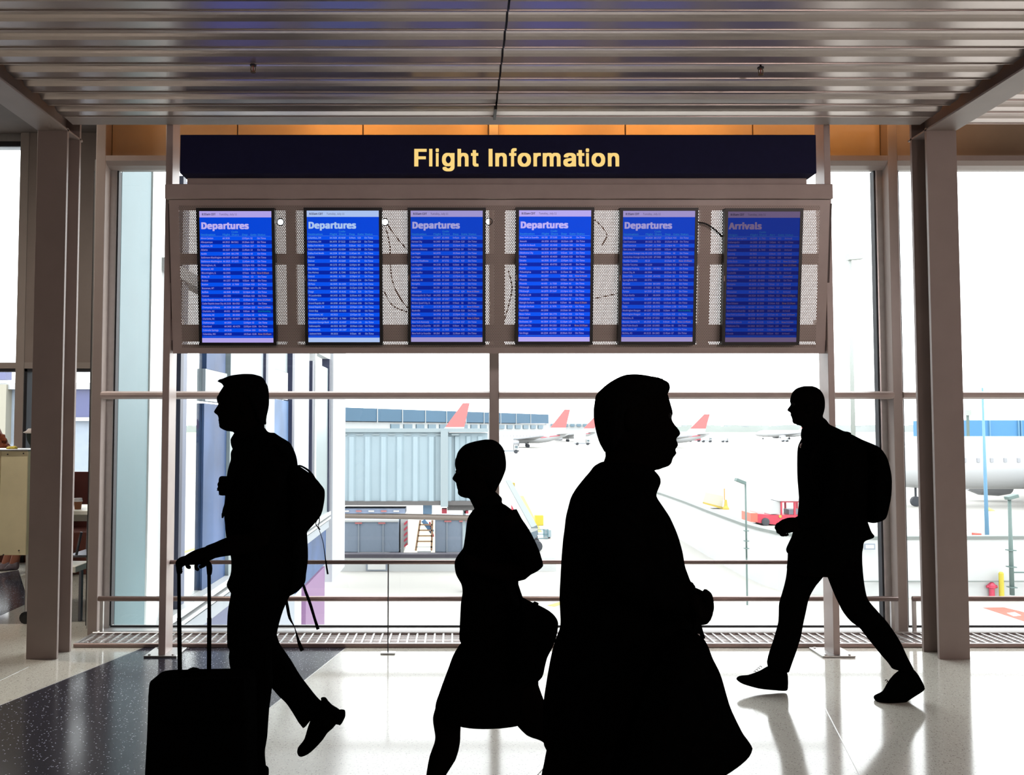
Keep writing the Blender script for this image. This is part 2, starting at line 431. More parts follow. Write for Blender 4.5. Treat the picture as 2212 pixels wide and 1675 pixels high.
# side wall of the bay = outside pier seen through the left window
XF = X(222, YW)
def YF(px): return XF * F / (px - CX) if False else -XF * F / (CX - px) * -1 if False else (-XF) * F / (CX - px)
clad = mat('teal_grey_cladding', (.085, .155, .175), .4, .2, noise=.05, scale=2)
pr_ = thing('wall_pier', 'teal grey clad outside pier seen through the left window', None, (XF, YF(260), 0), kind='structure')
py0, py1 = YW + .24, YF(318)
core = [(XF, py0), (XF, py1), (-3.02, py1), (XBAY - .05, YE), (XBAY - .14, YE), (-2.80, py0)]
MB().prism([(x, y, -5) for x, y in core], (0, 0, 5 + ZCEIL)).build('pier_core', clad, pr_)
for (p0, p1) in ((236, 250), (252, 316)):
    MB().box(XF, XF + .012, YF(p0), YF(p1), -5, 4.4).build('panel', clad, pr_, bevel=.002)
MB().box(XF - .3, XF + .02, py1, YF(340), -5, 4.4).build('white_corner_post', mat('white_metal', srgb(225, 228, 226), .5), pr_)

t = thing('bay_fill_light', 'slim fill lamp added under the ribbed ceiling of the seating bay', 'lamp', (-4.4, 6.2, 4.3))  # lamp added to brighten the cream cart
MB().box(-5.0, -3.8, 6.15, 6.25, 4.3, 4.36).build('housing', M['aluminium'], t)
MB().tube([(-4.4, 6.2, 4.36), (-4.4, 6.2, zb_ + .01)], .008, 6).build('cord', M['cable'], t)
l = area_light('lamp', (-4.4, 6.2, 4.29), (math.radians(12), 0, 0), 1.1, .08, 95, (1, .9, .78)); l.parent = t; l.location = l.location - t.location

# --- sprinklers
for i, (px, py) in enumerate(((547, 140), (1643, 146))):
    q = H(px, py, ZS - .004)
    s = thing('sprinkler', 'small bronze sprinkler head hanging from the ' + ('left' if i == 0 else 'right') + ' half of the slatted canopy', 'sprinkler', (q.x, q.y, ZS - .05))
    MB().lathe((q.x, q.y, ZS), [(.019, -.010), (.019, -.003), (.006, -.001), (.006, .03)], 14).build('escutcheon', M['dark'], s)
    br = mat('bronze', srgb(120, 95, 60), .4, .7)
    for sg in (-1, 1):
        MB().tube([(q.x + sg*.005, q.y, ZS - .008), (q.x + sg*.013, q.y, ZS - .022), (q.x + sg*.013, q.y, ZS - .036), (q.x + sg*.003, q.y, ZS - .046)], .0025, 6).build('yoke_arm', br, s)
    MB().tube([(q.x, q.y, ZS - .008), (q.x, q.y, ZS - .044)], .0028, 6).build('bulb', mat('glass_bulb', (.35, .05, .03), .2), s)
    MB().lathe((q.x, q.y, ZS - .05), [(.014, 0), (.016, .003), (.004, .006)], 14).build('deflector', br, s)

# --- hidden warm cove lamps over the canopy edge, and unseen fill lamps added behind the viewer
for i in range(5):
    xx = -2.0 + i * 1.25
    t = thing('cove_light', 'warm strip lamp above the %s of the canopy edge' % ('far left', 'left third', 'middle', 'right third', 'far right')[i], 'lamp', (xx, YC + .18, ZS + .35), group='warm strip lamps above the canopy')
    MB().box(xx - .5, xx + .5, YC + .08, YC + .20, ZS + .30, ZS + .36).build('housing', M['dark'], t)
    l = area_light('lamp', (xx, YC + .22, ZS + .36), (math.radians(112), 0, 0), 1.0, .08, COVE_POWER / 4 * (.15, .8, 1, .85, .35)[i], (1, .42, .09))
    l.parent = t; l.location = l.location - t.location
for i, (xx, nm) in enumerate(((-2.2, 'leftmost'), (1.2, 'second'), (4.6, 'third'), (7.8, 'rightmost'))):
    yy, zz = -3.9, 3.45
    t = thing('fill_light', 'square fill lamp added unseen behind the viewer, %s of four' % nm, 'lamp', (xx, yy, zz), group='added fill lamps behind the viewer')  # made-up lamp, added to light the board and column fronts
    MB().box(xx - .4, xx + .4, yy - .4, yy + .4, zz + .01, zz + .06).build('housing', M['aluminium'], t)
    MB().tube([(xx, yy, zz + .06), (xx, yy, ZCEIL)], .008, 6).build('cord', M['cable'], t)
    l = area_light('lamp', (xx, yy, zz), (math.radians(62), 0, 0), .8, .8, FILL_POWER * (.15, .75, 1.3, 1.6)[i], (1, .81, .78))
    l.parent = t; l.location = l.location - t.location
# ================================================================= INFORMATION BOARD
YT = YP - .10; YBt = YT * 1.0222
TLp = P(365, 432, YT); BLp = P(380, 764, YBt); TRp = P(1793, 432, YT)
O = Vector((TLp.x, YT, TLp.z))
ex = Vector((1, 0, 0)); ev = Vector((0, BLp.y - TLp.y, BLp.z - TLp.z)); BH = ev.length; ev.normalize()
en = ex.cross(ev); en = en if en.y < 0 else -en
BW = TRp.x - TLp.x
def B(u, v, d=0.0): return O + ex * u + ev * v + en * d
def BP(px, py, d=0.0):
    r = ray(px, py); o = B(0, 0, d); c = Vector((0, 0, HC))
    t = (o - c).dot(en) / r.dot(en); q = c + r * t - o
    return q.dot(ex), q.dot(ev)
def bbox(mb, u0, u1, v0, v1, d0, d1):
    return mb.quad8([B(u0, v0, d0), B(u1, v0, d0), B(u1, v1, d0), B(u0, v1, d0)], [B(u0, v0, d1), B(u1, v0, d1), B(u1, v1, d1), B(u0, v1, d1)])
st = thing('information_board', 'wide perforated steel display board standing on two posts before the window', 'display board', (B(BW/2, 0).x, YP, 0))
# posts
for (pa, pb, s, nm) in ((342, 357, 1, 'left'), (1815, 1801, -1, 'right')):
    xa, xb = sorted((X(pa, YP, 1400), X(pb, YP, 1400)))
    zt = Z(262, YP + .08)
    MB().box(xa, xb, YP, YP + .155, .012, zt).build('post', M['steel'], st, bevel=.002)
    xm = (xa + xb) / 2
    bp = MB().box(xm - .11, xm + .11, YP - .035, YP + .20, .0012, .013).build('base_plate', M['aluminium'], st, bevel=.002)
    for sx in (-.08, .08):
        for yy in (YP - .01, YP + .175):
            MB().lathe((xm + sx, yy, .013), [(.009, 0), (.009, .006), (.004, .007)], 6).build('bolt', M['aluminium'], bp)
    # bracket between post and board
    z0, z1 = Z(736, YP + .05), Z(690, YP + .05)
    u = BW if s < 0 else 0
    xe = B(u, 0).x
    MB().box(min(xb if s > 0 else xa, xe + s*.05), max(xb if s > 0 else xa, xe + s*.05), YP + .03, YP + .10, z0, z1).build('bracket', M['steel'], st)
# header beam between posts
xa, xb = X(358, YT, 415), X(1797, YT, 415)
MB().box(xa, xb, YT - .02, YP + .12, Z(431, YT), Z(399, YT)).build('header_beam', M['steel'], st, bevel=.004)
MB().box(X(397, YT), X(1752, YT), YT - .005, YP + .06, Z(399, YT) , Z(374, YT)).build('sign_rail', M['steel'], st, bevel=.002)
# perforated front, solid margins
perf = perforated_mat('perforated_steel', srgb(180, 166, 158), .0121, .0105, .0028)
m_ = .072
u0, v0 = BP(383, 443); u1, v1 = BP(1767, 752)
v0, v1 = .035, BH - .038
u0 = m_ * .9; u1 = BW - m_ * .9
mb = MB(); mb.add([B(u0, v0, 0), B(u1, v0, 0), B(u1, v1, 0), B(u0, v1, 0)], [(0, 1, 2, 3)])
ps = mb.build('perforated_sheet', perf, st)
uvl = ps.data.uv_layers.new(name='metres')
for li, lp in enumerate(ps.data.loops):
    co = ps.data.vertices[lp.vertex_index].co + world_loc(st)
    q = co - O
    uvl.data[li].uv = (q.dot(ex) + 10, q.dot(ev) + 10)
for (a, b, c, d, n) in ((0, BW, 0, v0, 'top_margin'), (0, BW, v1, BH, 'bottom_margin'), (0, u0, v0, v1, 'side_margin'), (u1, BW, v0, v1, 'side_margin')):
    bbox(MB(), a, b, c, d, -.0015, .0005).build(n, M['steel'], st)
# folded returns and the frame bars behind the sheet
bbox(MB(), 0, .004, 0, BH, -.09, 0).build('side_return', M['steel'], st)
bbox(MB(), BW - .004, BW, 0, BH, -.09, 0).build('side_return', M['steel'], st)
bbox(MB(), 0, BW, BH - .004, BH, -.09, 0).build('bottom_return', M['steel'], st)
def vrow(py): return BP(CX, py, -.06)[1]
def ucol(px, py=600): return BP(px, py, -.06)[0]
rows = ((434, 455), (548, 571), (701, 738), (745, 760))
for i, (a, b) in enumerate(rows):
    bbox(MB(), .01, BW - .01, vrow(a), vrow(b), -.075, -.03).build('crossbar', M['barback'], st)
for (a, b) in ((370, 387), (621, 642), (826, 827), (1067, 1090), (1508, 1531), (1768, 1788)):
    if b - a < 3: continue
    bbox(MB(), ucol(a), ucol(b), .02, BH - .02, -.075, -.03).build('upright_bar', M['barback'], st)
# mid mount rails for the displays
# --- header sign
YS = YT - .02
sg = thing('sign', 'long navy sign reading Flight Information in pale yellow above the screens', 'sign', (0, YS, Z(375, YS)))
x0, x1 = X(399, YS, 330), X(1750, YS, 330)
MB().box(x0, x1, YS - .10, YS + .06, Z(374.5, YS - .1), Z(291, YS - .1)).build('sign_box', M['blue_sign'], sg, bevel=.003)
_fonts = {}
def get_font(fn='Noto Sans CJK Regular.woff2'):
    if fn not in _fonts:
        f = None
        try:
            import os
            p = os.path.join(bpy.utils.resource_path('LOCAL'), 'datafiles', 'fonts', fn)
            if os.path.exists(p): f = bpy.data.fonts.load(p)
        except Exception: f = None
        _fonts[fn] = f
    return _fonts[fn]
def text_mesh(body, size=1.0, res=2, bold=0.0, spacing=1.0, depth=0.0, font='Noto Sans CJK Regular.woff2'):
    """flat outline of the words in the xy plane, baseline of the first line at y=0"""
    c = bpy.data.curves.new('t', 'FONT'); c.body = body; c.size = size; c.resolution_u = res
    c.space_character = 1 + bold * 1.1; c.space_line = spacing; c.extrude = depth; c.fill_mode = 'FRONT' if depth == 0 else 'BOTH'
    f = get_font(font)
    if f: c.font = f
    o = bpy.data.objects.new('t', c); COL.objects.link(o)
    dg = bpy.context.evaluated_depsgraph_get()
    me = bpy.data.meshes.new_from_object(o.evaluated_get(dg))
    vs = [v.co.copy() for v in me.vertices]; fs = [tuple(p.vertices) for p in me.polygons]
    bpy.data.objects.remove(o); bpy.data.curves.remove(c); bpy.data.meshes.remove(me)
    if bold:      # heavier strokes: the outline laid down again, shifted a hair each way
        V, Fs, n = [], [], len(vs)
        for j, (a, c_) in enumerate(((-1, -1), (1, -1), (1, 1), (-1, 1), (0, -1), (0, 1), (-1, 0), (1, 0), (0, 0))):
            dx, dy = a * bold * size, c_ * bold * size * .6
            V += [Vector((v.x + dx, v.y + dy, j * 4e-5)) for v in vs]; Fs += [tuple(q + j * n for q in f) for f in fs]
        vs, fs = V, Fs
    return vs, fs
CAP = max(v.y for v in text_mesh('H', 1.0, 2)[0]); SF = 'Inter.woff2'; CAPS = max(v.y for v in text_mesh('H', 1.0, 2, font=SF)[0])
print('CAP', CAP)
kz = (Z(322, YS - .1) - Z(360, YS - .1)) / (CAPS + .034)
zb_s = Z(360, YS - .1)
mb = MB()
GLYPHS = (('F',463,543),('l',559,580),('i',601,622),('g',642,723),('h',742,813),('t',829,878),('I',943,968),('n',986,1060),('f',1075,1124),('o',1130,1216),('r',1232,1280),('m',1292,1407),('a',1425,1507),('t',1512,1562),('i',1570,1592),('o',1607,1695),('n',1712,1785))
for (gch, g0, g1) in GLYPHS:
    mb = MB()
    xa, xb = X(740 + g0/2.989, YS - .1, 340), X(740 + g1/2.989, YS - .1, 340)
    if gch in 'lI':        # plain upright bars
        z1 = zb_s + (CAPS + .034) * kz
        mb.add([(xa, YS - .1037, zb_s), (xb, YS - .1037, zb_s), (xb, YS - .1037, z1), (xa, YS - .1037, z1)], [(0, 1, 2, 3)]).build('letter', M['yellow_letter'], sg); continue
    vs, fs = text_mesh(gch, 1.0, 6, .028, font=SF)
    m0, m1 = min(v.x for v in vs), max(v.x for v in vs); k = (xb - xa) / (m1 - m0)
    mb.add([(xa + (v.x - m0) * k, YS - .1035 - v.z, zb_s + (v.y + .016) * kz) for v in vs], fs)
    mb.build('letter', M['yellow_letter'], sg)
for p in (506, 783, 1352, 1633):
    pass

# --- screens
DATA = {
0: """Akron Canton|AA 3038||12:05pm|K2
Albuquerque|AA 3513|BA 5311|10:20am|G13
Appleton, WI|AA 3919||11:55am|G17
Atlanta|AA 3167|GF 6799|11:45am|L8
Austin|AA 1344|BA 1798|10:20am|K9
Baltimore-Washington|AA 3397|AS 4447|9:19am|G1A
Baltimore-Washington|AA 3825|EY 3272|11:45am|G19
Birmingham, AL|AA 3170||12:10pm|H1A
Bismarck, ND|AA 2916||12:20pm|G16
Bloomington, IL|AA 2946||8:50am|G14A|Now 9:00am
Boise, ID|AA 3863||9:50am|G3
Boston|AA 1257|AS 6661|9:55am|K15
Boston|AA 2224|JL 7490|11:54am|H16
Bozeman, MT|AA 3088||9:50am|G7
Buffalo|AA 3649|AS 4220|12:10pm|L6A
Cancun|AA 1503||10:00am|K20
Cedar Rapids-Iowa City|AA 3099|AS 4583|10:00am|G5|Now 10:29am
Cedar Rapids-Iowa City|AA 3106|BA 4783|11:53am|H2
Champaign Urbana|AA 3394|BA 5687|10:05am|G20|Now 11:00am
Charlotte, NC|AA 691|AS 6544|9:00am|K8|Now Boarding
Charlotte, NC|AA 641|BA 4583|10:30am|H8
Charlotte, NC|AA 1775|AS 6877|12:15pm|H14
Chattanooga|AA 2950||12:00pm|G3
Cleveland|AA 3465|AS 4179|12:05pm|G19A
Colorado Springs|AA 3138||10:00am|G6A
Columbia, MO|AA 3420||10:15am|G14A|Now 10:45am""",
1: """Columbus, OH|AA 3328|AS 4039|9:04am|G10
Columbus, OH|AA 3470|EY 3122|12:20pm|G13
Dallas Fort Worth|AA 1336|AS 6759|9:26am|K12
Dallas Fort Worth|AA 2526|AS 6894|10:25am|K18
Dallas Fort Worth|AA 2334|GF 4180|11:45am|H6
Dayton|AA 3017|JL 7486|12:30pm|L10A
Denver|AA 2300|AS 8285|10:05am|K8
Denver|AA 1272|EY 3118|12:00pm|K4
Des Moines|AA 3832|AS 4516|10:25am|L8
Des Moines|AA 2978|JL 7346|12:20pm|G5
Detroit|AA 3092|JL 7350|12:50pm|L8
Dubuque|AA 3767||10:10am|G14
El Paso|AA 3645|BA 1659|10:15am|G19A
Evansville, IN|AA 2924|BA 5465|12:15pm|G14A
Fargo|AA 3660|AS 4142|9:58am|G20
Ft Lauderdale|AA 1433|JL 7360|11:50am|K13
Ft Wayne|AA 3103|BA 5647|11:55am|L10C
Grand Rapids, MI|AA 3098|AS 4198|10:10am|H3A
Grand Rapids, MI|AA 3028|AS 4212|12:00pm|L10B
Green Bay|AA 2948|AS 4268|11:55am|G8
Greensboro, NC|AA 3923||12:47pm|G8
Hartford-Springfield|AA 1361|JL 7484|12:05pm|H11A
Houston-George Bush|AA 3026|AS 4097|10:05am|L6A
Indianapolis|AA 3333|BA 7807|10:00am|L10A
Indianapolis|AA 3528|BA 1987|12:35pm|L10C
Jackson Hole|AA 2616||9:55am|H5""",
2: """Jacksonville|AA 3657|AS 4406|9:45am|L10C
Kansas City|AA 3469|BA 5093|10:20am|G18
Kansas City|AA 3073|EY 3109|12:10pm|G11
Lacrosse-Winona|AA 3169|EY 3059|11:50am|G4
Las Vegas|AA 2470||10:20am|H17
Las Vegas|AA 300|EY 3041|12:25pm|K18
London-Heathrow|AA 90|AY 5752|9:05am|K19
Los Angeles|AA 1578|JL 7521|9:10am|K6
Los Angeles|AA 1571|QF 3102|10:15am|H9
Los Angeles|AA 2220|MH 9455|12:00pm|H5
Louisville|AA 3067|JL 7424|12:15pm|L2C
Madison, WI|AA 2881|EY 3248|12:05pm|H3A
Memphis|AA 5480|AS 4141|10:10am|G2A
Miami|AA 334|JJ 2110|11:55am|K15
Milwaukee|AA 3113|AS 4364|8:45am|G14|Now 8:58am
Minneapolis-St. Paul|AA 2455|AS 6259|10:15am|K3
Minneapolis-St. Paul|AA 1409|GF 6467|12:10pm|K10
Moline-Quad City, IL|AA 3416|AS 4067|9:50am|G8
Montreal, QC|AA 3130|WS 5560|8:20am|G9|Now 9:05am
Nashville|AA 2963|AS 4340|10:29am|H1A
Nashville|AA 3799|JL 7310|12:20pm|G20
New Orleans|AA 1310|AS 8155|10:50am|K12|Now 1:25pm
New York-Kennedy|AA 130|QR 5143|12:15pm|H17
New York La Guardia|AA 380|AS 6470|9:30am|K1
New York La Guardia|AA 350|JL 7658|10:30am|H14
New York La Guardia|AA 354|BA 1834|11:30am|H12""",
3: """New York La Guardia|AA 186|EY 3168|12:30pm|H4
Newark|AA 3056|AS 4183|10:20am|L6B
Norfolk Va Beach|AA 2887|AS 4448|12:05pm|G6A
Northwest Arkansas|AA 3826|AS 4165|10:05am|G16
Oklahoma City|AA 3579|AS 4307|9:52am|G18
Omaha|AA 3679|AS 4339|10:20am|G19
Omaha|AA 3596|EY 3247|12:05pm|G21
Orlando|AA 2198|AS 6792|12:15pm|H9
Peoria|AA 3006||10:05am|G12
Philadelphia|AA 1743|JL 7672|11:55am|H8
Phoenix|AA 1057||8:45am|H15|Now 8:41am
Phoenix|AA 1951||9:55am|H11A
Phoenix|AA 603|JL 7318|10:55am|K6
Pittsburgh|AA 3362|AS 4575|9:07am|G18
Pittsburgh|AA 2979|EY 3147|12:10pm|G10
Portland, OR|AA 1428||10:15am|K16
Providence|AA 3606||12:35pm|G9
Raleigh-Durham|AA 1252|AS 6940|8:25am|K4|Now 9:30am
Raleigh-Durham|AA 1575|JL 7676|12:25pm|H18
Rapid City|AA 2998||10:10am|G4
Reno-Tahoe|AA 2409|BA 1773|10:45am|H16
Richmond|AA 3544|AS 4156|11:45am|G19
Rochester, NY|AA 3304|EY 3419|12:10pm|L6B
Salt Lake City|AA 1305|BA 5263|10:10am|K4|Now 10:30am
San Antonio|AA 3650|BA 7767|10:30am|G17
San Diego|AA 2204|AS 6933|10:30am|K10""",
4: """San Diego|AA 2624|BA 1717|12:20pm|K16
San Francisco|AA 1622|JL 7551|10:25am|H11B
San Francisco|AA 1047|JL 7549|12:20pm|K6
San Jose, CA|AA 1092|AS 6680|9:55am|H10
Santa Ana-Orange Cnty|AA 1232|AS 6720|9:50am|H6
Santa Ana-Orange Cnty|AA 1163|GF 6468|12:00pm|H10
Seattle-Tacoma|AS 23||10:15am|H4|Now 10:45am
Seattle-Tacoma|AA 1239||10:30am|H15
Shanghai Pudong|AA 289|HU 8911|10:30am|K5
Sioux City, IA|AA 3404||10:25am|G21
Sioux Falls|AA 2888|AS 4192|10:10am|H2
Springfield, MO|AA 3731||10:05am|G6B
St Louis|AA 3366|BA 5059|10:25am|K2
Syracuse|AA 3665|JL 7432|12:00pm|G18
Tampa|AA 1510|QF 4669|12:15pm|K3
Tokyo-Narita|JL 9|AA 8404|12:45pm|K19
Toronto, ON|AA 3497|WS 5671|11:55am|G1A
Tucson|AA 1507|BA 4981|10:15am|H18
Tulsa|AA 3728|AS 4279|10:00am|L10B
Washington Reagan|AA 1267|AS 6732|9:10am|H17|Now Boarding
Washington Reagan|AA 327|AS 6343|11:50am|K20
Waterloo, IA|AA 2910|EY 3263|11:45am|G14
Wausau-Stevens Pt|AA 2928|BA 1641|9:50am|G6B|Now 11:45am
West Palm Beach|AA 1364|AS 8483|11:50am|K8
White Plains, NY|AA 3297|EY 3461|12:40pm|G4
Wichita, KS|AA 3115|BA 1865|11:45am|G7""",
5: """Hartford-Springfield|AA 2299|JL 7502|8:32am|H11|Arrived
Indianapolis|AA 2893|QF 3180|9:43am|H2|On Time
Jacksonville|AA 3399|JB 7226|8:39am|L10C|Arrived
Knoxville|AA 2965|JL 7443|8:57am|L6A|Arrived
Lansing|AA 3901||8:54am|G16|Arrived
Lexington|AA 3942|AS 4585|8:52am|G6B|Arrived
Little Rock|AA 3334|AS 4209|9:04am|G16|Now 12:15pm
London-Heathrow|AA 99|MH 9407|10:20am|M9|Now 10:35am
Los Angeles|AA 2257|BA 4303|7:32am|K6|Arrived
Louisville|AA 3401|AS 4386|9:05am|L10B|Arrived
Manhattan, Kansas|AA 2956|EY 3399|7:46am|H2|Cancelled
Marquette|AA 3326|JB 4066|9:15am|G18|On Time
Memphis|AA 3475|JL 7663|7:50am|L8|Arrived
Miami|AA 1282|JJ 2498|9:04am|K18|Arrived
Milwaukee|AA 3117|AS 4003|7:49am|G9|Arrived
Milwaukee|AA 3534|AS 4191|9:09am|G12|Now 12:09pm
Nashville|AA 3275|AS 4388|9:20am|G13|On Time
New Orleans|AA 2224|EY 3009|10:04am|K16|Now 10:24am
New York La Guardia|AA 304|BA 6991|8:10am|K20|Arrived
New York La Guardia|AA 289|BA 1633|8:07am|H14|Arrived
New York La Guardia|AA 3319|BA 5107|10:15am|H6|Now 10:55am
Newark|AA 2330|AS 6248|8:33am|K1|Arrived
Norfolk Va Beach|AA 2920|AS 4235|9:20am|L6B|Now 9:10am
Oklahoma City|AA 3463|BA 5514|7:41am|L6A|Arrived
Omaha|AA 2999|AS 4234|7:48am|G16|Now 9:05am
Orlando|AA 2310|AS 6899|9:02am|K14|Arrived"""}
CORN = [((418.3, 449.4), (590.3, 449.4), (433.2, 747), (601.4, 747)),
        ((651.8, 448.3), (825.4, 448.3), (659.7, 746.2), (829.7, 746.2)),
        ((876.5, 448.3), (1051, 448.3), (881, 745.5), (1051.2, 745.5)),
        ((1111, 447.6), (1286, 447.6), (1112.3, 744.8), (1282.7, 744.8)),
        ((1338.3, 448.2), (1513.2, 449.4), (1332.2, 745), (1502.6, 745)),
        ((1566.3, 450), (1740.3, 450.5), (1556.2, 745.6), (1726, 746))]
NAMES = ['leftmost portrait screen of blue departures, Akron Canton at the top of its list',
         'second departures screen from the left, Columbus at the top of its list',
         'third departures screen from the left, Jacksonville at the top of its list',
         'fourth departures screen from the left, New York La Guardia at the top',
         'fifth departures screen from the left, San Diego at the top of its list',
         'dim rightmost portrait screen, headed Arrivals in place of Departures']
BR = [1.0, 1.0, .8, 1.05, .75, .34]
TOP = [(.48, .40, .88), (.45, .60, .95), (.48, .42, .85), (.50, .42, .90), (.50, .42, .85), (.42, .30, .60)]
def emis(name, col, k):
    m = mat(name, (0.004, 0.004, 0.006), .45, 0, .12, emit=col, estr=k); return m
DF = .062
for i in range(6):
    tl, tr, bl, br = [BP(*c, DF) for c in CORN[i]]
    uc = (tl[0] + tr[0] + bl[0] + br[0]) / 4; W = .528
    va = (tl[1] + tr[1]) / 2; vb = (bl[1] + br[1]) / 2; Hh = vb - va
    ua = uc - W/2
    org = B(uc, vb, DF)
    s = thing('display_screen', NAMES[i], 'screen', org, group='portrait flight screens on the information board')
    k = BR[i]; nm = 'screen_%s_' % 'abcdef'[i]
    bz = .021
    mb = MB()
    bbox(mb, ua, ua + W, va, va + Hh, -.0 + .008, DF - .004)
    mb.build('casing', M['black_plastic'], s)
    mb = MB()
    bbox(mb, ua, ua + W, va, va + bz, DF - .004, DF); bbox(mb, ua, ua + W, va + Hh - bz, va + Hh, DF - .004, DF)
    bbox(mb, ua, ua + bz, va + bz, va + Hh - bz, DF - .004, DF); bbox(mb, ua + W - bz, ua + W, va + bz, va + Hh - bz, DF - .004, DF)
    mb.build('bezel', M['black_plastic'], s)
    # maker's plate on the left edge
    bbox(MB(), ua + .004, ua + .009, va + Hh * .49, va + Hh * .53, DF, DF + .001).build('edge_mark', M['rail'], s)
    du, dv, dw, dh = ua + bz, va + bz, W - 2 * bz, Hh - 2 * bz
    m_top = emis(nm + 'bar', TOP[i], .9 * k); m_body = emis(nm + 'body', (.0, .065, .76), .9 * k)
    m_hi = emis(nm + 'light_row', (.0, .085, .88), .95 * k); m_lo = emis(nm + 'dark_row', (.0, .018, .40), .9 * k)
    m_line = emis(nm + 'line', (.10, .30, .9), k)
    mb = MB(); D0 = DF - .0035
    def quad(x0, x1, y0, y1, mi, d=D0):
        mb.cur = mi
        mb.add([B(du + dw*x0, dv + dh*y0, d), B(du + dw*x1, dv + dh*y0, d), B(du + dw*x1, dv + dh*y1, d), B(du + dw*x0, dv + dh*y1, d)], [(0, 1, 2, 3)])
    quad(0, 1, 0, .047, 0); quad(0, 1, .047, .190, 1)
    r0, dr = .1905, .0292
    for r in range(26): quad(0, 1, r0 + r*dr, r0 + (r+1)*dr, 2 if r % 2 == 0 else 3)
    quad(0, 1, r0 + 26*dr, .965, 1); quad(0, 1, .965, 1, 0)
    quad(.02, .985, .1885, .1900, 4, D0 + .0003); quad(.02, .985, .951, .9522, 4, D0 + .0003)
    mb.build('display', [m_top, m_body, m_hi, m_lo, m_line], s)
    def words(mb, body, x, y, cap, bold=0, res=2, spacing=None, fit=None):
        """cap: capital height as a share of the display height; y: baseline share"""
        size = cap * dh / CAP
        vs, fs = text_mesh(body, size, res, bold, 1.0 if spacing is None else spacing * dh / (size * 1.0))
        if not vs: return
        sx = 1.0
        if fit: sx = fit * dw / (max(v.x for v in vs) - min(v.x for v in vs))
        mb.add([B(du + dw*x + v.x * sx, dv + dh*y - v.y, D0 + .0008 + v.z) for v in vs], fs)
    lav = [(.55, .48, .95), (.45, .62, .95), (.50, .48, .92), (.55, .48, .98), (.50, .45, .92), (.45, .32, .62)][i]
    tb = MB(); words(tb, 'Arrivals' if i == 5 else 'Departures', .02, .133, .046, .024, 4, fit=.46 if i == 5 else .66)
    tb.build('title_text', emis(nm + 'title', lav, .9 * k), s)
    tb = MB(); words(tb, '8:55am CDT', .035, .031, .0150, .012, fit=.19); words(tb, 'Tuesday, July 11', .275, .031, .0145, 0, fit=.245)
    tb.build('clock_text', emis(nm + 'clock', (.06, .05, .14), .6 * k), s)
    mh = emis(nm + 'heading', (.05, .38, .75), .8 * k)
    for (w_, x_, y_, f_) in (('Origin' if i == 5 else 'Destination', .012, .184, .12 if i == 5 else .20), ('Flight', .315, .184, .10), ('Code', .44, .163, .09), ('Share', .44, .184, .10), ('Arr' if i == 5 else 'Dep', .585, .184, .075), ('Gate', .70, .184, .085), ('Status', .80, .184, .11)):
        tb = MB(); words(tb, w_, x_, y_, .0135, 0, fit=f_); tb.build('column_heading_text', mh, s)
    cols = {0: [], 1: [], 2: [], 3: [], 4: []}; ok = []; late = []; board = []
    for r, ln in enumerate(DATA[i].split('\n')):
        f = ln.split('|')
        for c in range(5): cols[c].append(f[c] if c < len(f) else '')
        stt = f[5] if len(f) > 5 else 'On Time'
        ok.append(stt if stt in ('On Time', 'Arrived') else '')
        late.append(stt if stt.startswith('Now 1') or (stt.startswith('Now') and 'Board' not in stt) or stt == 'Cancelled' else '')
        board.append(stt if 'Board' in stt else '')
    tb = MB(); tl_ = MB(); tg = MB()
    size = .0128 * dh / CAP
    xc = [.012, .315, .435, .585, .702]
    sxs = [.86, .86, .86, .82, .82]
    def column_of(mb, lines, x, sx, bold=0.0):
        for r, t_ in enumerate(lines):
            if not t_: continue
            if t_ not in GLY:
                GLY[t_] = text_mesh(t_, 1.0, 2, 0)
            vs, fs = GLY[t_]
            y = r0 + r*dr + .0205
            mb.add([B(du + dw*x + v.x * size * sx, dv + dh*y - v.y * size, D0 + .0008) for v in vs], fs)
    if i == 0: GLY = {}
    for c in range(5): column_of(tb, cols[c], xc[c], sxs[c])
    column_of(tb, ok, .795, .98); column_of(tl_, late, .785, .92); column_of(tg, board, .79, .84)
    tb.build('flight_text', emis(nm + 'text', lav, .85 * k), s)
    tl_.build('delay_text', emis(nm + 'delay', (.62, .33, .06), .9 * k), s)
    if tg.v: tg.build('boarding_text', emis(nm + 'boarding', (.0, .35, .25), .9 * k), s)

# --- cables and grommets behind the screens
def cable(label, pts, d=.004, r=.004, name='cable', cat='cable'):
    q = [B(*BP(px, py, dd), dd) for (px, py, dd) in pts]
    # smooth
    out = []
    for i in range(len(q) - 1):
        p0, p1, p2, p3 = q[max(i-1, 0)], q[i], q[i+1], q[min(i+2, len(q)-1)]
        for k in range(5):
            t = k/5
            out.append(.5 * ((2*p1) + (p2-p0)*t + (2*p0-5*p1+4*p2-p3)*t*t + (3*p1-p0-3*p2+p3)*t**3))
    out.append(q[-1])
    o = MB().tube(out, r, 6).build(name, M['cable'], None, smooth=True, loc=q[0])
    return tag(o, label, cat, 'cables behind the perforated board' if 'behind' in label else None)
cable('thick black cable arching between the fifth and last screen', [(1508, 481, .03), (1525, 484, .03), (1545, 497, .02), (1562, 514, .008)], r=.0055)
cable('thin cable hanging behind the sheet right of the second screen, running down straight', [(833, 492, -.02), (842, 530, -.02), (846, 600, -.02), (862, 640, -.02), (880, 665, -.02)])
cable('thin cable slanting behind the sheet from second to third screen', [(836, 484, -.022), (858, 515, -.022), (880, 540, -.022)])
cable('loose cable drooping low behind the sheet left of the third screen', [(830, 630, -.02), (843, 655, -.02), (862, 668, -.02), (880, 674, -.02)])
cable('thin cable behind the sheet between third and fourth screens', [(1098, 585, -.02), (1106, 620, -.02), (1100, 655, -.02), (1090, 690, -.02)])
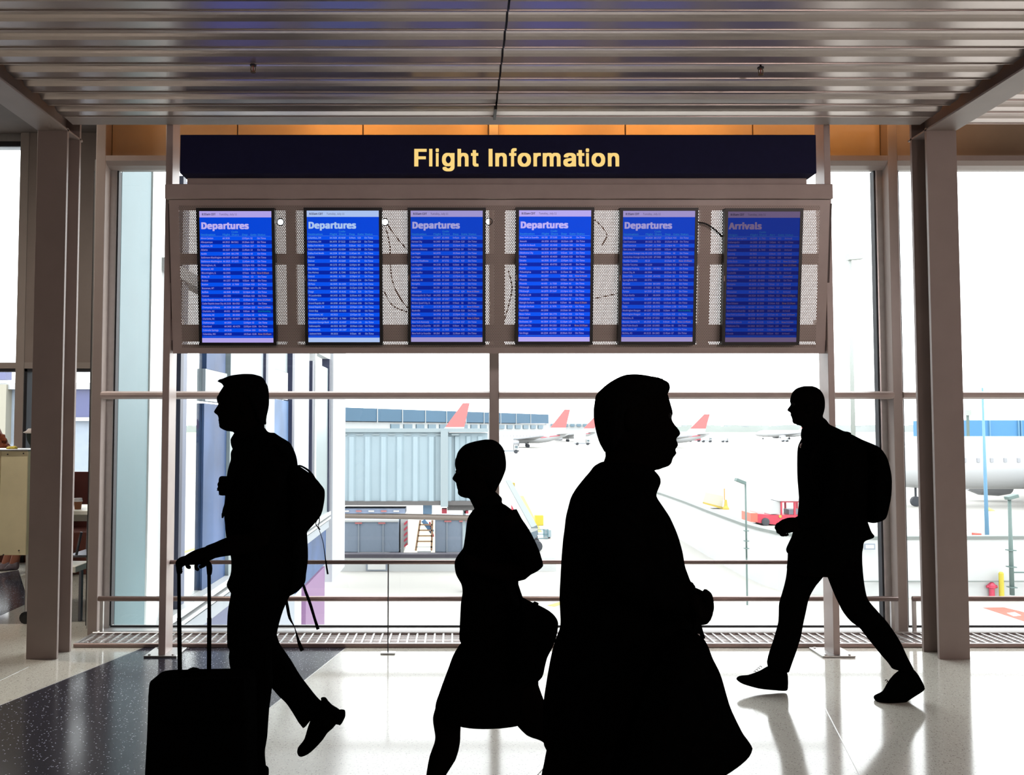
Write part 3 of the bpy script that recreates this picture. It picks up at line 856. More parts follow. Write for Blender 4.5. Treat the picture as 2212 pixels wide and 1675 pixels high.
cable('short curled cable behind the sheet right of the fourth screen', [(1285, 475, -.02), (1300, 490, -.02), (1311, 508, -.02), (1300, 530, -.02)])
cable('cable crossing low behind the sheet left of the fifth screen', [(1284, 645, -.02), (1305, 641, -.02), (1335, 634, -.02)])
for (px, py, w_) in ((606, 480, 'right of the first screen'), (832, 480, 'right of the second screen'), (1056, 479, 'right of the third screen')):
    u, v = BP(px, py, .002); r = .026
    c = B(u, v, .003)
    mb = MB(); n = 20; rings = []
    for (rr, dd) in ((r, .001), (r, .006), (r * .78, .006), (r * .78, .001)):
        rings.append([B(u + rr*math.cos(2*PI*k/n), v + rr*math.sin(2*PI*k/n), dd) for k in range(n)])
    V = [q for g in rings for q in g]; Fc = []
    for a in range(4):
        for k in range(n): Fc.append((a*n+k, a*n+(k+1) % n, ((a+1) % 4)*n+(k+1) % n, ((a+1) % 4)*n+k))
    mb.add(V, Fc)
    tag(mb.build('cable_grommet', M['black_plastic'], None, smooth=True, loc=c), 'round black cable grommet in the board ' + w_, 'grommet', 'round grommets in the perforated board')
GH = [BP(px, py, 0) for (px, py) in ((606, 480), (832, 480), (1056, 479))]
# open the sheet at the grommets
nt = perf.node_tree
uvn = [n for n in nt.nodes if n.bl_idname == 'ShaderNodeUVMap'][0]
mix = [n for n in nt.nodes if n.bl_idname == 'ShaderNodeMixShader'][0]
cur = mix.inputs[0].links[0].from_socket
for (u, v) in GH:
    dn = nt.nodes.new('ShaderNodeVectorMath'); dn.operation = 'DISTANCE'; dn.inputs[1].default_value = (u + 10, v + 10, 0)
    nt.links.new(uvn.outputs[0], dn.inputs[0])
    lt = nt.nodes.new('ShaderNodeMath'); lt.operation = 'LESS_THAN'; lt.inputs[1].default_value = .0205
    nt.links.new(dn.outputs['Value'], lt.inputs[0])
    mxn = nt.nodes.new('ShaderNodeMath'); mxn.operation = 'MAXIMUM'
    nt.links.new(cur, mxn.inputs[0]); nt.links.new(lt.outputs[0], mxn.inputs[1]); cur = mxn.outputs[0]
nt.links.new(cur, mix.inputs[0])

# --- free standing rail between the posts
hr = thing('handrail', 'slim metal handrail spanning the two board posts', 'railing', (X(838, YP + .08), YP + .08, 0))
yr = YP + .08; zr = Z(1215, yr)
MB().tube([(X(357, YP) , yr, zr), (X(1801, YP), yr, zr)], .0145, 12).build('rail', M['rail'], hr, smooth=True)
xr = X(838, yr, 1420)
MB().tube([(xr, yr, .01), (xr, yr, zr - .01)], .0042, 8).build('support_rod', M['dark'], hr, smooth=True)
MB().box(xr - .05, xr + .05, yr - .03, yr + .03, .0012, .009).build('base_plate', M['aluminium'], hr, bevel=.001)
# ================================================================= PEOPLE
def catmull(secs, sub=3):
    out = []
    n = len(secs)
    for i in range(n - 1):
        p0, p1, p2, p3 = secs[max(i-1, 0)], secs[i], secs[i+1], secs[min(i+2, n-1)]
        for k in range(sub):
            t = k / sub
            out.append(tuple(.5*((2*b) + (c-a)*t + (2*a-5*b+4*c-d)*t*t + (3*b-a-3*c+d)*t**3) for a, b, c, d in zip(p0, p1, p2, p3)))
    out.append(tuple(secs[-1]))
    return out
def loft(mb, secs, Y, n=24, p=2.0, sub=2):
    """secs: (xa, ya, xb, yb, yo, hw): the two edge points of a cross-section in the side view, its offset in depth and half width (m)"""
    s = catmull(secs, sub) if sub > 1 else secs
    rings = []
    for (xa, ya, xb, yb, yo, hw) in s:
        A, Bq = P(xa, ya, Y + yo), P(xb, yb, Y + yo); C = (A + Bq)/2; a = (Bq - A)/2
        rg = []
        for k in range(n):
            th = 2*PI*k/n; c, sn = math.cos(th), math.sin(th)
            cc = math.copysign(abs(c)**(2/p), c); ss = math.copysign(abs(sn)**(2/p), sn)
            rg.append(C + a*cc + Vector((0, max(hw, .002)*ss, 0)))
        rings.append(rg)
    v = [q for rg in rings for q in rg]; f = []
    for i in range(len(rings) - 1):
        for k in range(n): f.append((i*n+k, i*n+(k+1)%n, (i+1)*n+(k+1)%n, (i+1)*n+k))
    f += [tuple(range(n-1, -1, -1)), tuple(range((len(rings)-1)*n, len(rings)*n))]
    mb.add(v, f)
def rows(mb, rws, Y, yo=0.0, **k):
    loft(mb, [(a, py, b, py, yo, hw) for (py, a, b, hw) in rws], Y, **k)
def limb(mb, pts, Y, n=16, sub=2):
    """pts: (px, py, yo, r metres)"""
    k = F / Y; s = []
    for i, (x, y, yo, r) in enumerate(pts):
        a, b = pts[max(i-1, 0)], pts[min(i+1, len(pts)-1)]
        dx, dy = b[0]-a[0], b[1]-a[1]; L = math.hypot(dx, dy) or 1
        nx, ny = -dy/L, dx/L; rp = r * F / (Y + yo)
        s.append((x - nx*rp, y - ny*rp, x + nx*rp, y + ny*rp, yo, r))
    loft(mb, s, Y, n=n, sub=sub)
def ball(mb, px, py, yo, rx, ry, rz, Y):
    """rx, rz metres across the view, ry in depth"""
    k = F / (Y + yo); r = []
    for i in range(9):
        a = -PI/2 + PI*i/8 * .999 + .0005
        c = max(math.cos(a), .12)
        r.append((px - rx*k*c, py + rz*k*math.sin(a), px + rx*k*c, py + rz*k*math.sin(a), yo, ry*c))
    loft(mb, r, Y, n=16, sub=1)
def skin(mb, name, material, parent, voxel=.006, smooth=1, solid=True):
    """melt overlapping volumes into one continuous surface"""
    me = bpy.data.meshes.new(name); me.from_pydata([tuple(v) for v in mb.v], [], mb.f)
    bm = bmesh.new(); bm.from_mesh(me); bmesh.ops.recalc_face_normals(bm, faces=bm.faces); bm.to_mesh(me); bm.free()
    o = bpy.data.objects.new(name, me); COL.objects.link(o)
    r = o.modifiers.new('r', 'REMESH'); r.mode = 'VOXEL'; r.voxel_size = voxel; r.use_smooth_shade = True
    if smooth:
        sm = o.modifiers.new('s', 'SMOOTH'); sm.iterations = smooth; sm.factor = .5
    dg = bpy.context.evaluated_depsgraph_get()
    nm = bpy.data.meshes.new_from_object(o.evaluated_get(dg))
    bpy.data.objects.remove(o); bpy.data.meshes.remove(me)
    off = world_loc(parent)
    nm.transform(Matrix.Translation(-off)); nm.materials.clear(); nm.materials.append(material)
    nm.shade_smooth(); nm.name = name
    ob = bpy.data.objects.new(name, nm); COL.objects.link(ob); ob.parent = parent
    return ob
def ridge(mb, rws, Y, facing, back=22):
    rr = []
    for (py, x, hw) in rws:
        a, b = (x, x + back) if facing < 0 else (x - back, x)
        rr.append((a, py, b, py, 0, hw))
    loft(mb, rr, Y, n=20, sub=1)
def face_bits(parent, Y, ex_, ey, ear, facing, k=1.0):
    for s in (-1, 1):
        m = MB(); ball(m, ex_, ey, s*.031, .012*k, .012*k, .010*k, Y); m.build('eye', M['eye'], parent, smooth=True)
def ears(mb, px, py, yo, Y, k=1.0):
    for s in (-1, 1):
        ball(mb, px, py, s*yo, .018*k, .011, .031*k, Y)
        ball(mb, px - 1, py + .018*F/Y, s*(yo - .003), .010*k, .008, .014*k, Y)
def person_root(label, px, Y):
    return thing('person', label, 'person', (X(px, Y), Y, 0))
def inset(rws, k): return [(py, a + (b-a)*k/2, b - (b-a)*k/2, hw*(1-k)) for (py, a, b, hw) in rws]

# ---------------------------------------------------------------- man with the trolley case
Y = 3.85
p1 = person_root('man in silhouette walking left with a backpack, pulling an upright trolley suitcase', 570, Y)
b = MB()
rows(b, [(812,520,548,.02),(817,497,560,.045),(825,487,567,.06),(836,483,571,.07),(850,474,573,.075),(863,471,573,.077),(875,474,572,.077),(890,475,571,.075),(900,475,569,.072),(910,476,567,.068),(920,477,566,.062),(927,484,566,.056),(933,500,567,.052)], Y, sub=2)
rows(b, [(915,503,571,.055),(933,505,571,.056),(945,511,573,.057),(955,515,577,.062),(975,514,600,.08),(995,512,628,.12)], Y)
ridge(b, [(856,470,.034),(862,469,.036),(868,469.5,.03),(874,471.5,.010),(879,468,.009),(884,465,.012),(888,462.5,.015),(891,462,.018),(894,465,.017),(897.5,470,.012),(902,471.5,.014),(906,472.5,.022),(909,472,.026),(911.5,473.5,.022),(914,472.5,.024),(917,474,.02),(921,473.5,.022),(925,476,.022),(929,483,.018),(932,491,.015)], Y, -1)
ears(b, 527, 880, .079, Y)
torso1 = [(935,545,592,.06),(945,527,606,.10),(956,513,624,.14),(966,508,630,.17),(978,502,635,.19),(992,503,639,.205),(1009,498,641,.215),(1026,495,641,.22),(1050,492,641,.21),(1075,490,642,.20),(1101,487,646,.19),(1130,489,651,.18),(1155,491,657,.175),(1180,497,660,.175),(1204,502,661.5,.175),(1233,502,659,.18),(1248,497,656,.18),(1261,492,655,.18),(1272,499,650,.175),(1280,503,640,.17)]
rows(b, inset(torso1[2:], .12), Y)
rows(b, [(1262,510,640,.15),(1300,506,612,.15),(1351,500,596,.14),(1390,500,592,.13)], Y)
frontleg1 = [(503,1376,592,1376,-.085,.085),(495,1416,586,1416,-.085,.08),(500,1450,588,1450,-.085,.078),(504,1484,588,1484,-.085,.075),(506,1535,581,1535,-.085,.068),(508,1594,577,1594,-.085,.062),(512,1623,572,1623,-.085,.056),(514,1648,573,1648,-.085,.056),(512,1664,576,1666,-.085,.058)]
rearleg1 = [(505,1380,597,1372,.09,.085),(540,1430,603,1392,.09,.082),(566,1462,614,1408,.09,.078),(587,1484,628,1428,.09,.072),(603,1503,646,1458,.09,.066),(618,1517,660,1477,.09,.062),(632,1538,675,1496,.09,.058),(645,1560,690,1513,.09,.055),(656,1574,699,1518,.09,.052)]
def thin(ss, k=.8):
    return [(a+(c-a)*(1-k)/2, y0+(y1-y0)*(1-k)/2, c-(c-a)*(1-k)/2, y1-(y1-y0)*(1-k)/2, yo, hw*k) for (a,y0,c,y1,yo,hw) in ss]
loft(b, thin(frontleg1), Y); loft(b, thin(rearleg1), Y)
# near arm, forearm, hand draped over the handle
limb(b, [(592,992,-.17,.050),(578,1060,-.23,.045),(566,1120,-.25,.043),(560,1165,-.26,.042),(530,1176,-.265,.042),(498,1180,-.27,.039),(470,1188,-.28,.032),(450,1194,-.285,.029)], Y)
loft(b, [(458,1178,462,1208,-.285,.022),(446,1181,448,1214,-.285,.030),(432,1185,434,1219,-.285,.038),(418,1190,418,1219,-.285,.040),(404,1198,407,1219,-.285,.040),(394,1206,399,1219,-.285,.038)], Y)
for (pts) in ([(400,1208,-.318,.010),(390,1212,-.32,.010),(385,1221,-.32,.010),(388,1232,-.318,.009),(393,1238,-.316,.007)],
              [(402,1206,-.296,.010),(391,1209,-.296,.0105),(384,1217,-.296,.0105),(387,1228,-.296,.009),(392,1234,-.296,.008)],
              [(412,1209,-.274,.0095),(404,1217,-.274,.0095),(406,1225,-.274,.009),(412,1227,-.274,.008)],
              [(428,1211,-.255,.009),(424,1221,-.254,.0085),(424,1229,-.254,.008),(430,1232,-.254,.007)],
              [(452,1200,-.305,.012),(446,1212,-.32,.011),(440,1222,-.325,.009),(430,1226,-.325,.008)]):
    limb(b, pts, Y, n=12)
# far arm bent up to a fist on the strap
limb(b, [(592,990,.17,.05),(570,1060,.24,.045),(555,1120,.25,.042),(525,1095,.24,.038),(500,1062,.20,.032),(494,1052,.19,.030)], Y)
loft(b, [(500,1030,500,1072,.185,.024),(490,1029,490,1072,.18,.028),(480,1029,480,1070,.175,.028),(474,1034,474,1067,.17,.022)], Y)
for i, (x, y) in enumerate(((474, 1034), (471.5, 1045), (470, 1056), (474, 1066))):
    limb(b, [(488,y,.15,.010),(x+2,y,.155,.0105),(x,y+1,.168,.010),(x+4,y+1,.185,.009),(488,y+1,.19,.009)], Y, n=12)
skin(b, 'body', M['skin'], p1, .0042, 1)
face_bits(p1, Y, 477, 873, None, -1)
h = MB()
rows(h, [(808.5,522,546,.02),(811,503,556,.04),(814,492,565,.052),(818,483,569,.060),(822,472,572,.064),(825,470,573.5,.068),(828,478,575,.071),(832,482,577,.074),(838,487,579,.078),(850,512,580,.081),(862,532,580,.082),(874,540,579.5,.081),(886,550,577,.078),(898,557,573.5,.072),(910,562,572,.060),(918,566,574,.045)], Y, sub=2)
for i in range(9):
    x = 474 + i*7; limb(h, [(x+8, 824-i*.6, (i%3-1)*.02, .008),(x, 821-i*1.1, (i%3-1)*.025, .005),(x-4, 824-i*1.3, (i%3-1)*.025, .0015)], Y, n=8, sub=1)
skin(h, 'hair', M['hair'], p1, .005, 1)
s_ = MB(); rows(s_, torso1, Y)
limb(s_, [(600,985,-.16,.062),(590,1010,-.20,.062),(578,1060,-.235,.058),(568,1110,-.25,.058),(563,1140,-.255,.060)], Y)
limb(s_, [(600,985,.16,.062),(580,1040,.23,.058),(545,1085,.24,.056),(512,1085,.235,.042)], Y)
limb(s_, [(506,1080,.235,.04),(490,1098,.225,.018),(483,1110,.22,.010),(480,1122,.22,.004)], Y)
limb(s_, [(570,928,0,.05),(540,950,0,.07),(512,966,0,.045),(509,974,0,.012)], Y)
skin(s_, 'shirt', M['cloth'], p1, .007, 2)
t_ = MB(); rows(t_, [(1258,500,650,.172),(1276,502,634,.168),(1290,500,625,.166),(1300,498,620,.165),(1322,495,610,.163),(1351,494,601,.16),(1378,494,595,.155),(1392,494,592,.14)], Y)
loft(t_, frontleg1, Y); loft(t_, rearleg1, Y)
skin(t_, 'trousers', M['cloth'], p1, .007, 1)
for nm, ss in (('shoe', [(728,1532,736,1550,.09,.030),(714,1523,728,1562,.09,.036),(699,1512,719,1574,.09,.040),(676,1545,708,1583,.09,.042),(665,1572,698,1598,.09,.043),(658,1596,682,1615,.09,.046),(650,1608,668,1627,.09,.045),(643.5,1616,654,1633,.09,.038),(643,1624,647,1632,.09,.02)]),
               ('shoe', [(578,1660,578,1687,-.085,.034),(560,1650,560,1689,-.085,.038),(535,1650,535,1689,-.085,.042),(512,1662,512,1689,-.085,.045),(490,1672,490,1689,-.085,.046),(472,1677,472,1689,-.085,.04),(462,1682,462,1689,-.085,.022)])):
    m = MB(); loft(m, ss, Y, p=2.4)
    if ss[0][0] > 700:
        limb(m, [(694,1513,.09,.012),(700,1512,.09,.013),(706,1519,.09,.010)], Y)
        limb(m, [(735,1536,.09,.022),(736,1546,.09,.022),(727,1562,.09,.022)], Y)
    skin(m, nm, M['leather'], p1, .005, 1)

# backpack
bpk = thing('backpack', 'rounded silhouetted backpack with dangling straps on the leftmost walking man', 'backpack', P(665, 1080, Y))
m = MB(); rows(m, [(1006,628,640,.06),(1010,628,644,.09),(1018,627,655,.12),(1026,626,666,.135),(1034,626,676,.138),(1042,626,684,.14),(1051,626,691,.145),(1061,626,698.5,.145),(1078,626,698.5,.15),(1095,627,696,.15),(1112,628,692,.145),(1124,630,685,.14),(1140,632,671,.13),(1152,634,660,.11)], Y, p=2.6)
rows(m, [(1150,632,658,.12),(1180,636,659,.13),(1215,636,660,.13),(1250,636,655,.13),(1264,634,654,.13),(1274,628,648,.12),(1281,622,632,.10)], Y, p=2.6)
skin(m, 'bag', M['cloth'], bpk, .007, 1)
m = MB(); limb(m, [(640,1008,0,.004),(647,1006.5,0,.0042),(656,1010,0,.0045),(667,1017.5,0,.005),(675,1027,0,.0055),(681,1037,0,.0055),(686,1047,0,.005),(688,1054,0,.005)], Y, n=10); skin(m, 'handle', M['cloth'], bpk, .003, 0)
def flat_strap(nm, pts, parent, Y, w=.0035):
    m = MB()
    limb(m, [(x, y, yo, r) for (x, y, yo, r) in pts], Y, n=8, sub=3)
    return m.build(nm, M['cloth'], parent, smooth=True)
flat_strap('strap', [(652,1255,-.08,.005),(660,1278,-.08,.006),(670,1305,-.08,.0065),(680,1338,-.08,.006),(687,1360,-.08,.007)], bpk, Y)
flat_strap('strap', [(617,1290,.06,.006),(621,1312,.06,.007),(626,1336,.06,.006),(636,1355,.06,.002),(641,1372,.06,.004),(647,1392,.06,.008),(653,1406,.06,.009)], bpk, Y)
flat_strap('cord', [(689,1115,0,.002),(690,1127,0,.002),(688,1140,0,.0015),(697,1168,0,.0015),(702,1200,0,.002),(705,1222,0,.0035),(708,1241,0,.004)], bpk, Y)
flat_strap('cord', [(686,1122,.02,.0018),(682,1132,.02,.0018),(688,1141,.02,.003),(691,1145,.02,.004)], bpk, Y)
for s in (-1, 1):
    flat_strap('shoulder_strap', [(632,1012,s*.12,.012),(612,975,s*.13,.014),(590,958,s*.14,.014),(560,985,s*.18,.013),(535,1050,s*.19,.012),(560,1140,s*.17,.010),(640,1220,s*.14,.008)], bpk, Y)

# trolley suitcase
YSu = Y - .285
sc_ = thing('suitcase', 'silhouetted upright trolley suitcase pulled by the leftmost man', 'suitcase', (X(440, YSu, 1600), YSu, 0))
m = MB()
xl, xr2 = 333, 548
zb0 = H(440, 1700).y
loft(m, [(337,1461,541,1456,0,.092),(335,1467,543,1462,0,.10),(335,1495,545,1490,0,.115),(333,1560,546,1560,0,.115),(331,1600,547,1600,0,.115),(327,1680,548,1680,0,.115),(327,1706,548,1706,0,.11)], YSu, p=8, n=40)
skin(m, 'case', M['leather'], sc_, .007, 1)
m = MB(); loft(m, [(345,1470,528,1466,-.118,.02),(343,1500,530,1500,-.118,.024),(342,1560,532,1560,-.118,.024)], YSu, p=6); m.build('pocket', M['leather'], sc_, smooth=True)
for (xa, xb) in ((386.5, 388.5), (451.5, 451.5)):
    m = MB(); limb(m, [(xa,1222,0,.0075),(xa+.4,1290,0,.0075),(xa+.6,1338,0,.0078)], YSu, n=10, sub=1)
    limb(m, [(xa+.6,1336,0,.009),(xb,1446,0,.009),(xb,1452,0,.009)], YSu, n=10, sub=1); m.build('rod', M['leather'], sc_, smooth=True)
m = MB(); limb(m, [(388,1240,0,.010),(387,1228,0,.012),(392,1219,0,.012),(405,1215,0,.012),(435,1214,0,.012),(447,1216,0,.012),(452,1224,0,.012),(452.5,1236,0,.011),(452,1242,0,.009)], YSu, n=12); m.build('grip', M['leather'], sc_, smooth=True)
m = MB(); limb(m, [(396,1462,0,.010),(406,1453,0,.010),(418,1447,0,.010),(430,1451,0,.010),(440,1460,0,.010)], YSu, n=10); m.build('top_handle', M['leather'], sc_, smooth=True)
for px in (350, 528):
    for yo in (-.07, .07):
        q = X(px, YSu, 1700)
        MB().lathe((q, YSu + yo, .026), [(.012, -.012), (.025, -.011), (.025, .011), (.012, .012)], 16, 'x').build('wheel', M['black_plastic'], sc_)

# ---------------------------------------------------------------- bald man on the right
Y = 5.13
p4 = person_root('bald man in silhouette striding left before the right post, wearing a backpack', 1790, Y)
b = MB()
rows(b, [(834.5,1736,1754,.02),(838,1724,1764,.045),(844,1716,1771,.06),(853,1710.5,1777,.07),(864,1708.5,1780,.075),(875,1710,1780.5,.077),(885,1711,1779.5,.075),(893,1711,1777.5,.072),(901,1711.5,1775.5,.068),(909,1713,1776,.06),(916,1717,1782,.05),(920,1728,1785,.045)], Y)
rows(b, [(900,1733,1776,.056),(918,1731,1784,.056),(928,1736,1792,.06),(938,1740,1802,.066),(950,1737,1820,.085),(965,1734,1840,.12)], Y)
ridge(b, [(862,1708,.036),(867,1707.5,.036),(872,1708.2,.025),(875,1707.8,.010),(879,1704.8,.011),(883,1702,.015),(886.5,1700.5,.018),(889,1703,.017),(892,1708,.012),(895,1708,.014),(898,1708,.024),(900.5,1710.5,.022),(903,1710.5,.022),(906,1711.8,.02),(909,1711.8,.022),(913,1712.8,.024),(916.5,1716,.02)], Y, -1, 16)
ears(b, 1748, 882, .078, Y)
torso4 = [(918,1774,1790,.05),(926,1750,1808,.08),(935,1740,1824,.12),(948,1736,1842,.16),(962,1730,1858,.19),(976,1728,1864,.205),(1005,1728,1866,.215),(1039,1728.5,1866,.21),(1076,1731,1866,.2),(1100,1729,1866,.19),(1118,1727,1867,.18),(1135,1722,1872,.18),(1149,1717,1878,.18),(1156,1715,1884,.18),(1160,1714,1880,.178),(1166,1712,1862,.178),(1178,1706,1860,.178),(1190,1701,1858,.172),(1198,1704,1856,.165)]
rows(b, inset(torso4[3:], .12), Y)
rows(b, [(1180,1716,1848,.14),(1220,1714,1850,.14),(1240,1716,1850,.13)], Y)
front4 = [(1702,1222,1786,1226,.085,.085),(1700,1245,1776,1246,.085,.084),(1696,1265,1762,1262,.085,.08),(1690,1286,1750,1282,.085,.075),(1684.5,1304,1744,1298,.085,.072),(1683.5,1318,1740,1318,.085,.07),(1682.6,1345,1733,1350,.085,.066),(1677,1366,1730,1370,.085,.064),(1671,1386,1725,1388,.085,.062),(1663.4,1408,1719,1407,.085,.06),(1657.5,1432,1710,1432,.085,.06),(1661,1444,1703,1452,.085,.056)]
rear4 = [(1784,1224,1860,1220,-.085,.085),(1787,1240,1862,1238,-.085,.085),(1793,1258,1864,1256,-.085,.082),(1806,1290,1870,1288,-.085,.076),(1815,1309,1880,1304,-.085,.073),(1824,1326,1891,1316,-.085,.07),(1840,1345,1903,1330,-.085,.068),(1858,1358,1915,1343,-.085,.066),(1872,1376,1933,1369,-.085,.064),(1888,1396,1946,1391,-.085,.061),(1906,1418,1957,1416,-.085,.059),(1920,1434,1968,1437,-.085,.056),(1928,1446,1974,1449,-.085,.05)]
loft(b, thin(front4), Y); loft(b, thin(rear4), Y)
limb(b, [(1810,968,-.17,.048),(1803,1040,-.23,.043),(1795,1100,-.25,.040),(1775,1118,-.255,.038),(1745,1127,-.26,.034),(1722,1133,-.26,.030)], Y)
loft(b, [(1726,1119,1728,1147,-.26,.020),(1714,1118,1717,1149,-.26,.028),(1702,1119,1705,1152,-.26,.034),(1692,1123,1695,1153,-.26,.036),(1684,1130,1687,1150,-.26,.034)], Y)
for i, (pts) in enumerate(([(1690,1130,-.292,.010),(1680,1134,-.292,.010),(1677,1141,-.292,.010),(1682,1147,-.29,.009)],
              [(1690,1134,-.272,.0105),(1680,1140,-.272,.0105),(1681,1150,-.272,.010),(1687,1152,-.27,.009)],
              [(1692,1140,-.252,.010),(1685,1147,-.252,.010),(1688,1156,-.252,.0095),(1695,1156,-.25,.009)],
              [(1700,1142,-.234,.009),(1694,1150,-.234,.009),(1697,1157,-.234,.0085),(1703,1154,-.234,.008)],
              [(1704,1126,-.285,.011),(1692,1126,-.298,.010),(1683,1133,-.302,.009)])):
    limb(b, pts, Y, n=12)
limb(b, [(1810,968,.17,.048),(1830,1040,.23,.043),(1838,1100,.25,.040),(1830,1140,.25,.032),(1822,1160,.25,.03)], Y)
skin(b, 'body', M['skin'], p4, .0042, 1)
face_bits(p4, Y, 1713, 874, None, -1)
s_ = MB(); rows(s_, torso4, Y)
limb(s_, [(1812,962,-.15,.058),(1806,1000,-.20,.056),(1803,1050,-.235,.052),(1796,1098,-.25,.050),(1770,1117,-.257,.046),(1738,1127,-.26,.040),(1722,1131,-.26,.036)], Y)
limb(s_, [(1812,962,.15,.058),(1830,1040,.235,.052),(1838,1100,.25,.05),(1830,1140,.25,.045)], Y)
limb(s_, [(1784,915,0,.045),(1762,928,0,.07),(1745,942,0,.05),(1736,951,0,.02)], Y)
skin(s_, 'jacket', M['cloth'], p4, .0065, 1)
m = MB(); limb(m, [(1733,958,0,.006),(1729,965,0,.006),(1731,968,0,.005)], Y, n=8); m.build('zip_pull', M['rail'], p4, smooth=True)
t_ = MB(); rows(t_, [(1160,1714,1860,.17),(1190,1706,1858,.168),(1209,1704.5,1858,.165),(1224,1703,1859,.162),(1232,1702,1860,.155)], Y)
loft(t_, front4, Y); loft(t_, rear4, Y)
skin(t_, 'trousers', M['cloth'], p4, .0065, 1)
m = MB(); loft(m, [(1699,1452,1699,1492,.085,.030),(1692,1444,1692,1493,.085,.036),(1676,1438,1676,1492,.085,.038),(1660,1440,1660,1490.5,.085,.040),(1647,1448,1647,1489,.085,.042),(1632,1455,1632,1486,.085,.044),(1618,1460,1618,1482,.085,.044),(1605,1461,1605,1478,.085,.040),(1597,1463,1597,1474,.085,.032),(1593,1466,1592,1470,.085,.018)], Y, p=2.4)
skin(m, 'shoe', M['leather'], p4, .005, 0)
m = MB(); loft(m, [(1984,1463,1996,1489,-.085,.026),(1978,1452,1990,1495,-.085,.034),(1968,1444,1976,1504,-.085,.038),(1950,1446,1962,1513,-.085,.040),(1933,1458,1948,1522,-.085,.042),(1920,1476,1934,1524,-.085,.044),(1911,1494,1920,1523.5,-.085,.044),(1900,1500,1906,1522,-.085,.040),(1892,1504,1895,1517,-.085,.030),(1889.5,1507,1890.5,1513,-.085,.016)], Y, p=2.4)
skin(m, 'shoe', M['leather'], p4, .005, 0)
for (x0, y0, yo) in ((1634, 1453, .085), (1918, 1478, -.085)):
    m = MB()
    for k in range(4): limb(m, [(x0 + k*4 + (0 if yo > 0 else -k*1.5), y0 - k*3.6*(1 if yo>0 else -1) + (0 if yo>0 else -6), yo-.01, .0022),(x0-4+k*4 + (0 if yo > 0 else -k*1.5), y0-3-k*3.6*(1 if yo>0 else -1)+ (0 if yo>0 else -6), yo, .0022),(x0-6+k*4+ (0 if yo > 0 else -k*1.5), y0-k*3.6*(1 if yo>0 else -1)+ (0 if yo>0 else -6), yo+.012, .0015)], Y, n=6, sub=2)
    m.build('shoelace', M['cloth'], p4, smooth=True)
bp4 = thing('backpack', 'large silhouetted backpack on the bald man walking at the right', 'backpack', P(1885, 1040, Y))
m = MB(); rows(m, [(936,1822,1828,.05),(944,1826,1842,.08),(950,1834,1851,.10),(956,1842,1864,.12),(963,1850,1879,.135),(968,1855,1886,.14),(978,1858,1894,.145),(990,1860,1900.5,.15),(1005,1860,1905.5,.15),(1022,1860,1909.6,.15),(1039,1860,1911,.15),(1068,1860,1909.6,.15),(1090,1860,1905,.15),(1108,1860,1901,.145),(1117,1860,1897,.14),(1123,1860,1886,.13),(1126.5,1862,1874,.11)], Y, p=2.8)
skin(m, 'bag', M['cloth'], bp4, .0065, 1)
flat_strap('handle', [(1816,932,0,.006),(1824,935,0,.008),(1831,936,0,.008),(1836,937,0,.008),(1832,941,0,.006)], bp4, Y)
flat_strap('cord', [(1893,974,-.05,.003),(1899,984,-.05,.003),(1902,991,-.05,.003)], bp4, Y)
for s in (-1, 1):
    flat_strap('shoulder_strap', [(1850,965,s*.10,.012),(1820,942,s*.12,.014),(1790,942,s*.13,.013),(1760,970,s*.17,.012),(1750,1030,s*.20,.011),(1790,1090,s*.18,.010),(1860,1110,s*.14,.008)], bp4, Y)

# ---------------------------------------------------------------- woman
Y = 3.4
p2 = person_root('short-haired woman in silhouette walking left in a skirt, a bag on her shoulder', 1050, Y)
b = MB()
rows(b, [(957,1032,1064,.04),(965,1004,1078,.06),(980,990,1085,.07),(995,985,1086,.073),(1008,984.5,1086,.074),(1018,986,1084,.073),(1030,987,1080,.071),(1042,987,1076,.067),(1052,988,1072,.062),(1060,990,1070,.057),(1068,992,1070,.051),(1074,1000,1070,.045)], Y)
rows(b, [(1050,1012,1071,.05),(1070,1011,1070,.048),(1080,1015,1072,.048),(1090,1020,1078,.052),(1102,1025,1086,.065),(1114,1020,1100,.10)], Y)
ridge(b, [(990,983.5,.03),(1003,982.5,.034),(1011,983.5,.03),(1017,985,.012),(1020,984.5,.009),(1026,981,.011),(1031,978,.014),(1034.5,976.8,.017),(1038,978.5,.016),(1041,983.5,.012),(1045,985.5,.014),(1048.5,985.3,.022),(1051,987,.02),(1055,987,.022),(1059,989,.018),(1064,988.5,.022),(1069,990,.024),(1073,995,.02),(1076,1004,.015)], Y, -1)
ears(b, 1036, 1022, .074, Y, .95)
torso2 = [(1090,1035,1090,.09),(1098,1027,1101,.13),(1108,1018,1112,.16),(1122,1009.5,1118,.18),(1149,1006,1120,.185),(1170,1003,1120,.185),(1186,1000,1119,.18),(1198,991,1118,.178),(1209,983.5,1118,.174),(1221,981.7,1119,.17),(1233,983,1120,.165),(1244,986,1120,.16),(1256,993,1120,.155),(1264,997,1120,.152),(1281,999,1121,.155),(1303,995.5,1128,.165),(1321,994.5,1136,.172),(1350,993,1145,.18),(1379,992,1152,.185),(1386,993.5,1154,.185),(1390,998,1154,.182)]
rows(b, inset(torso2[1:], .12), Y)
rows(b, [(1380,1010,1140,.15),(1430,1000,1145,.15),(1500,985,1150,.14)], Y)
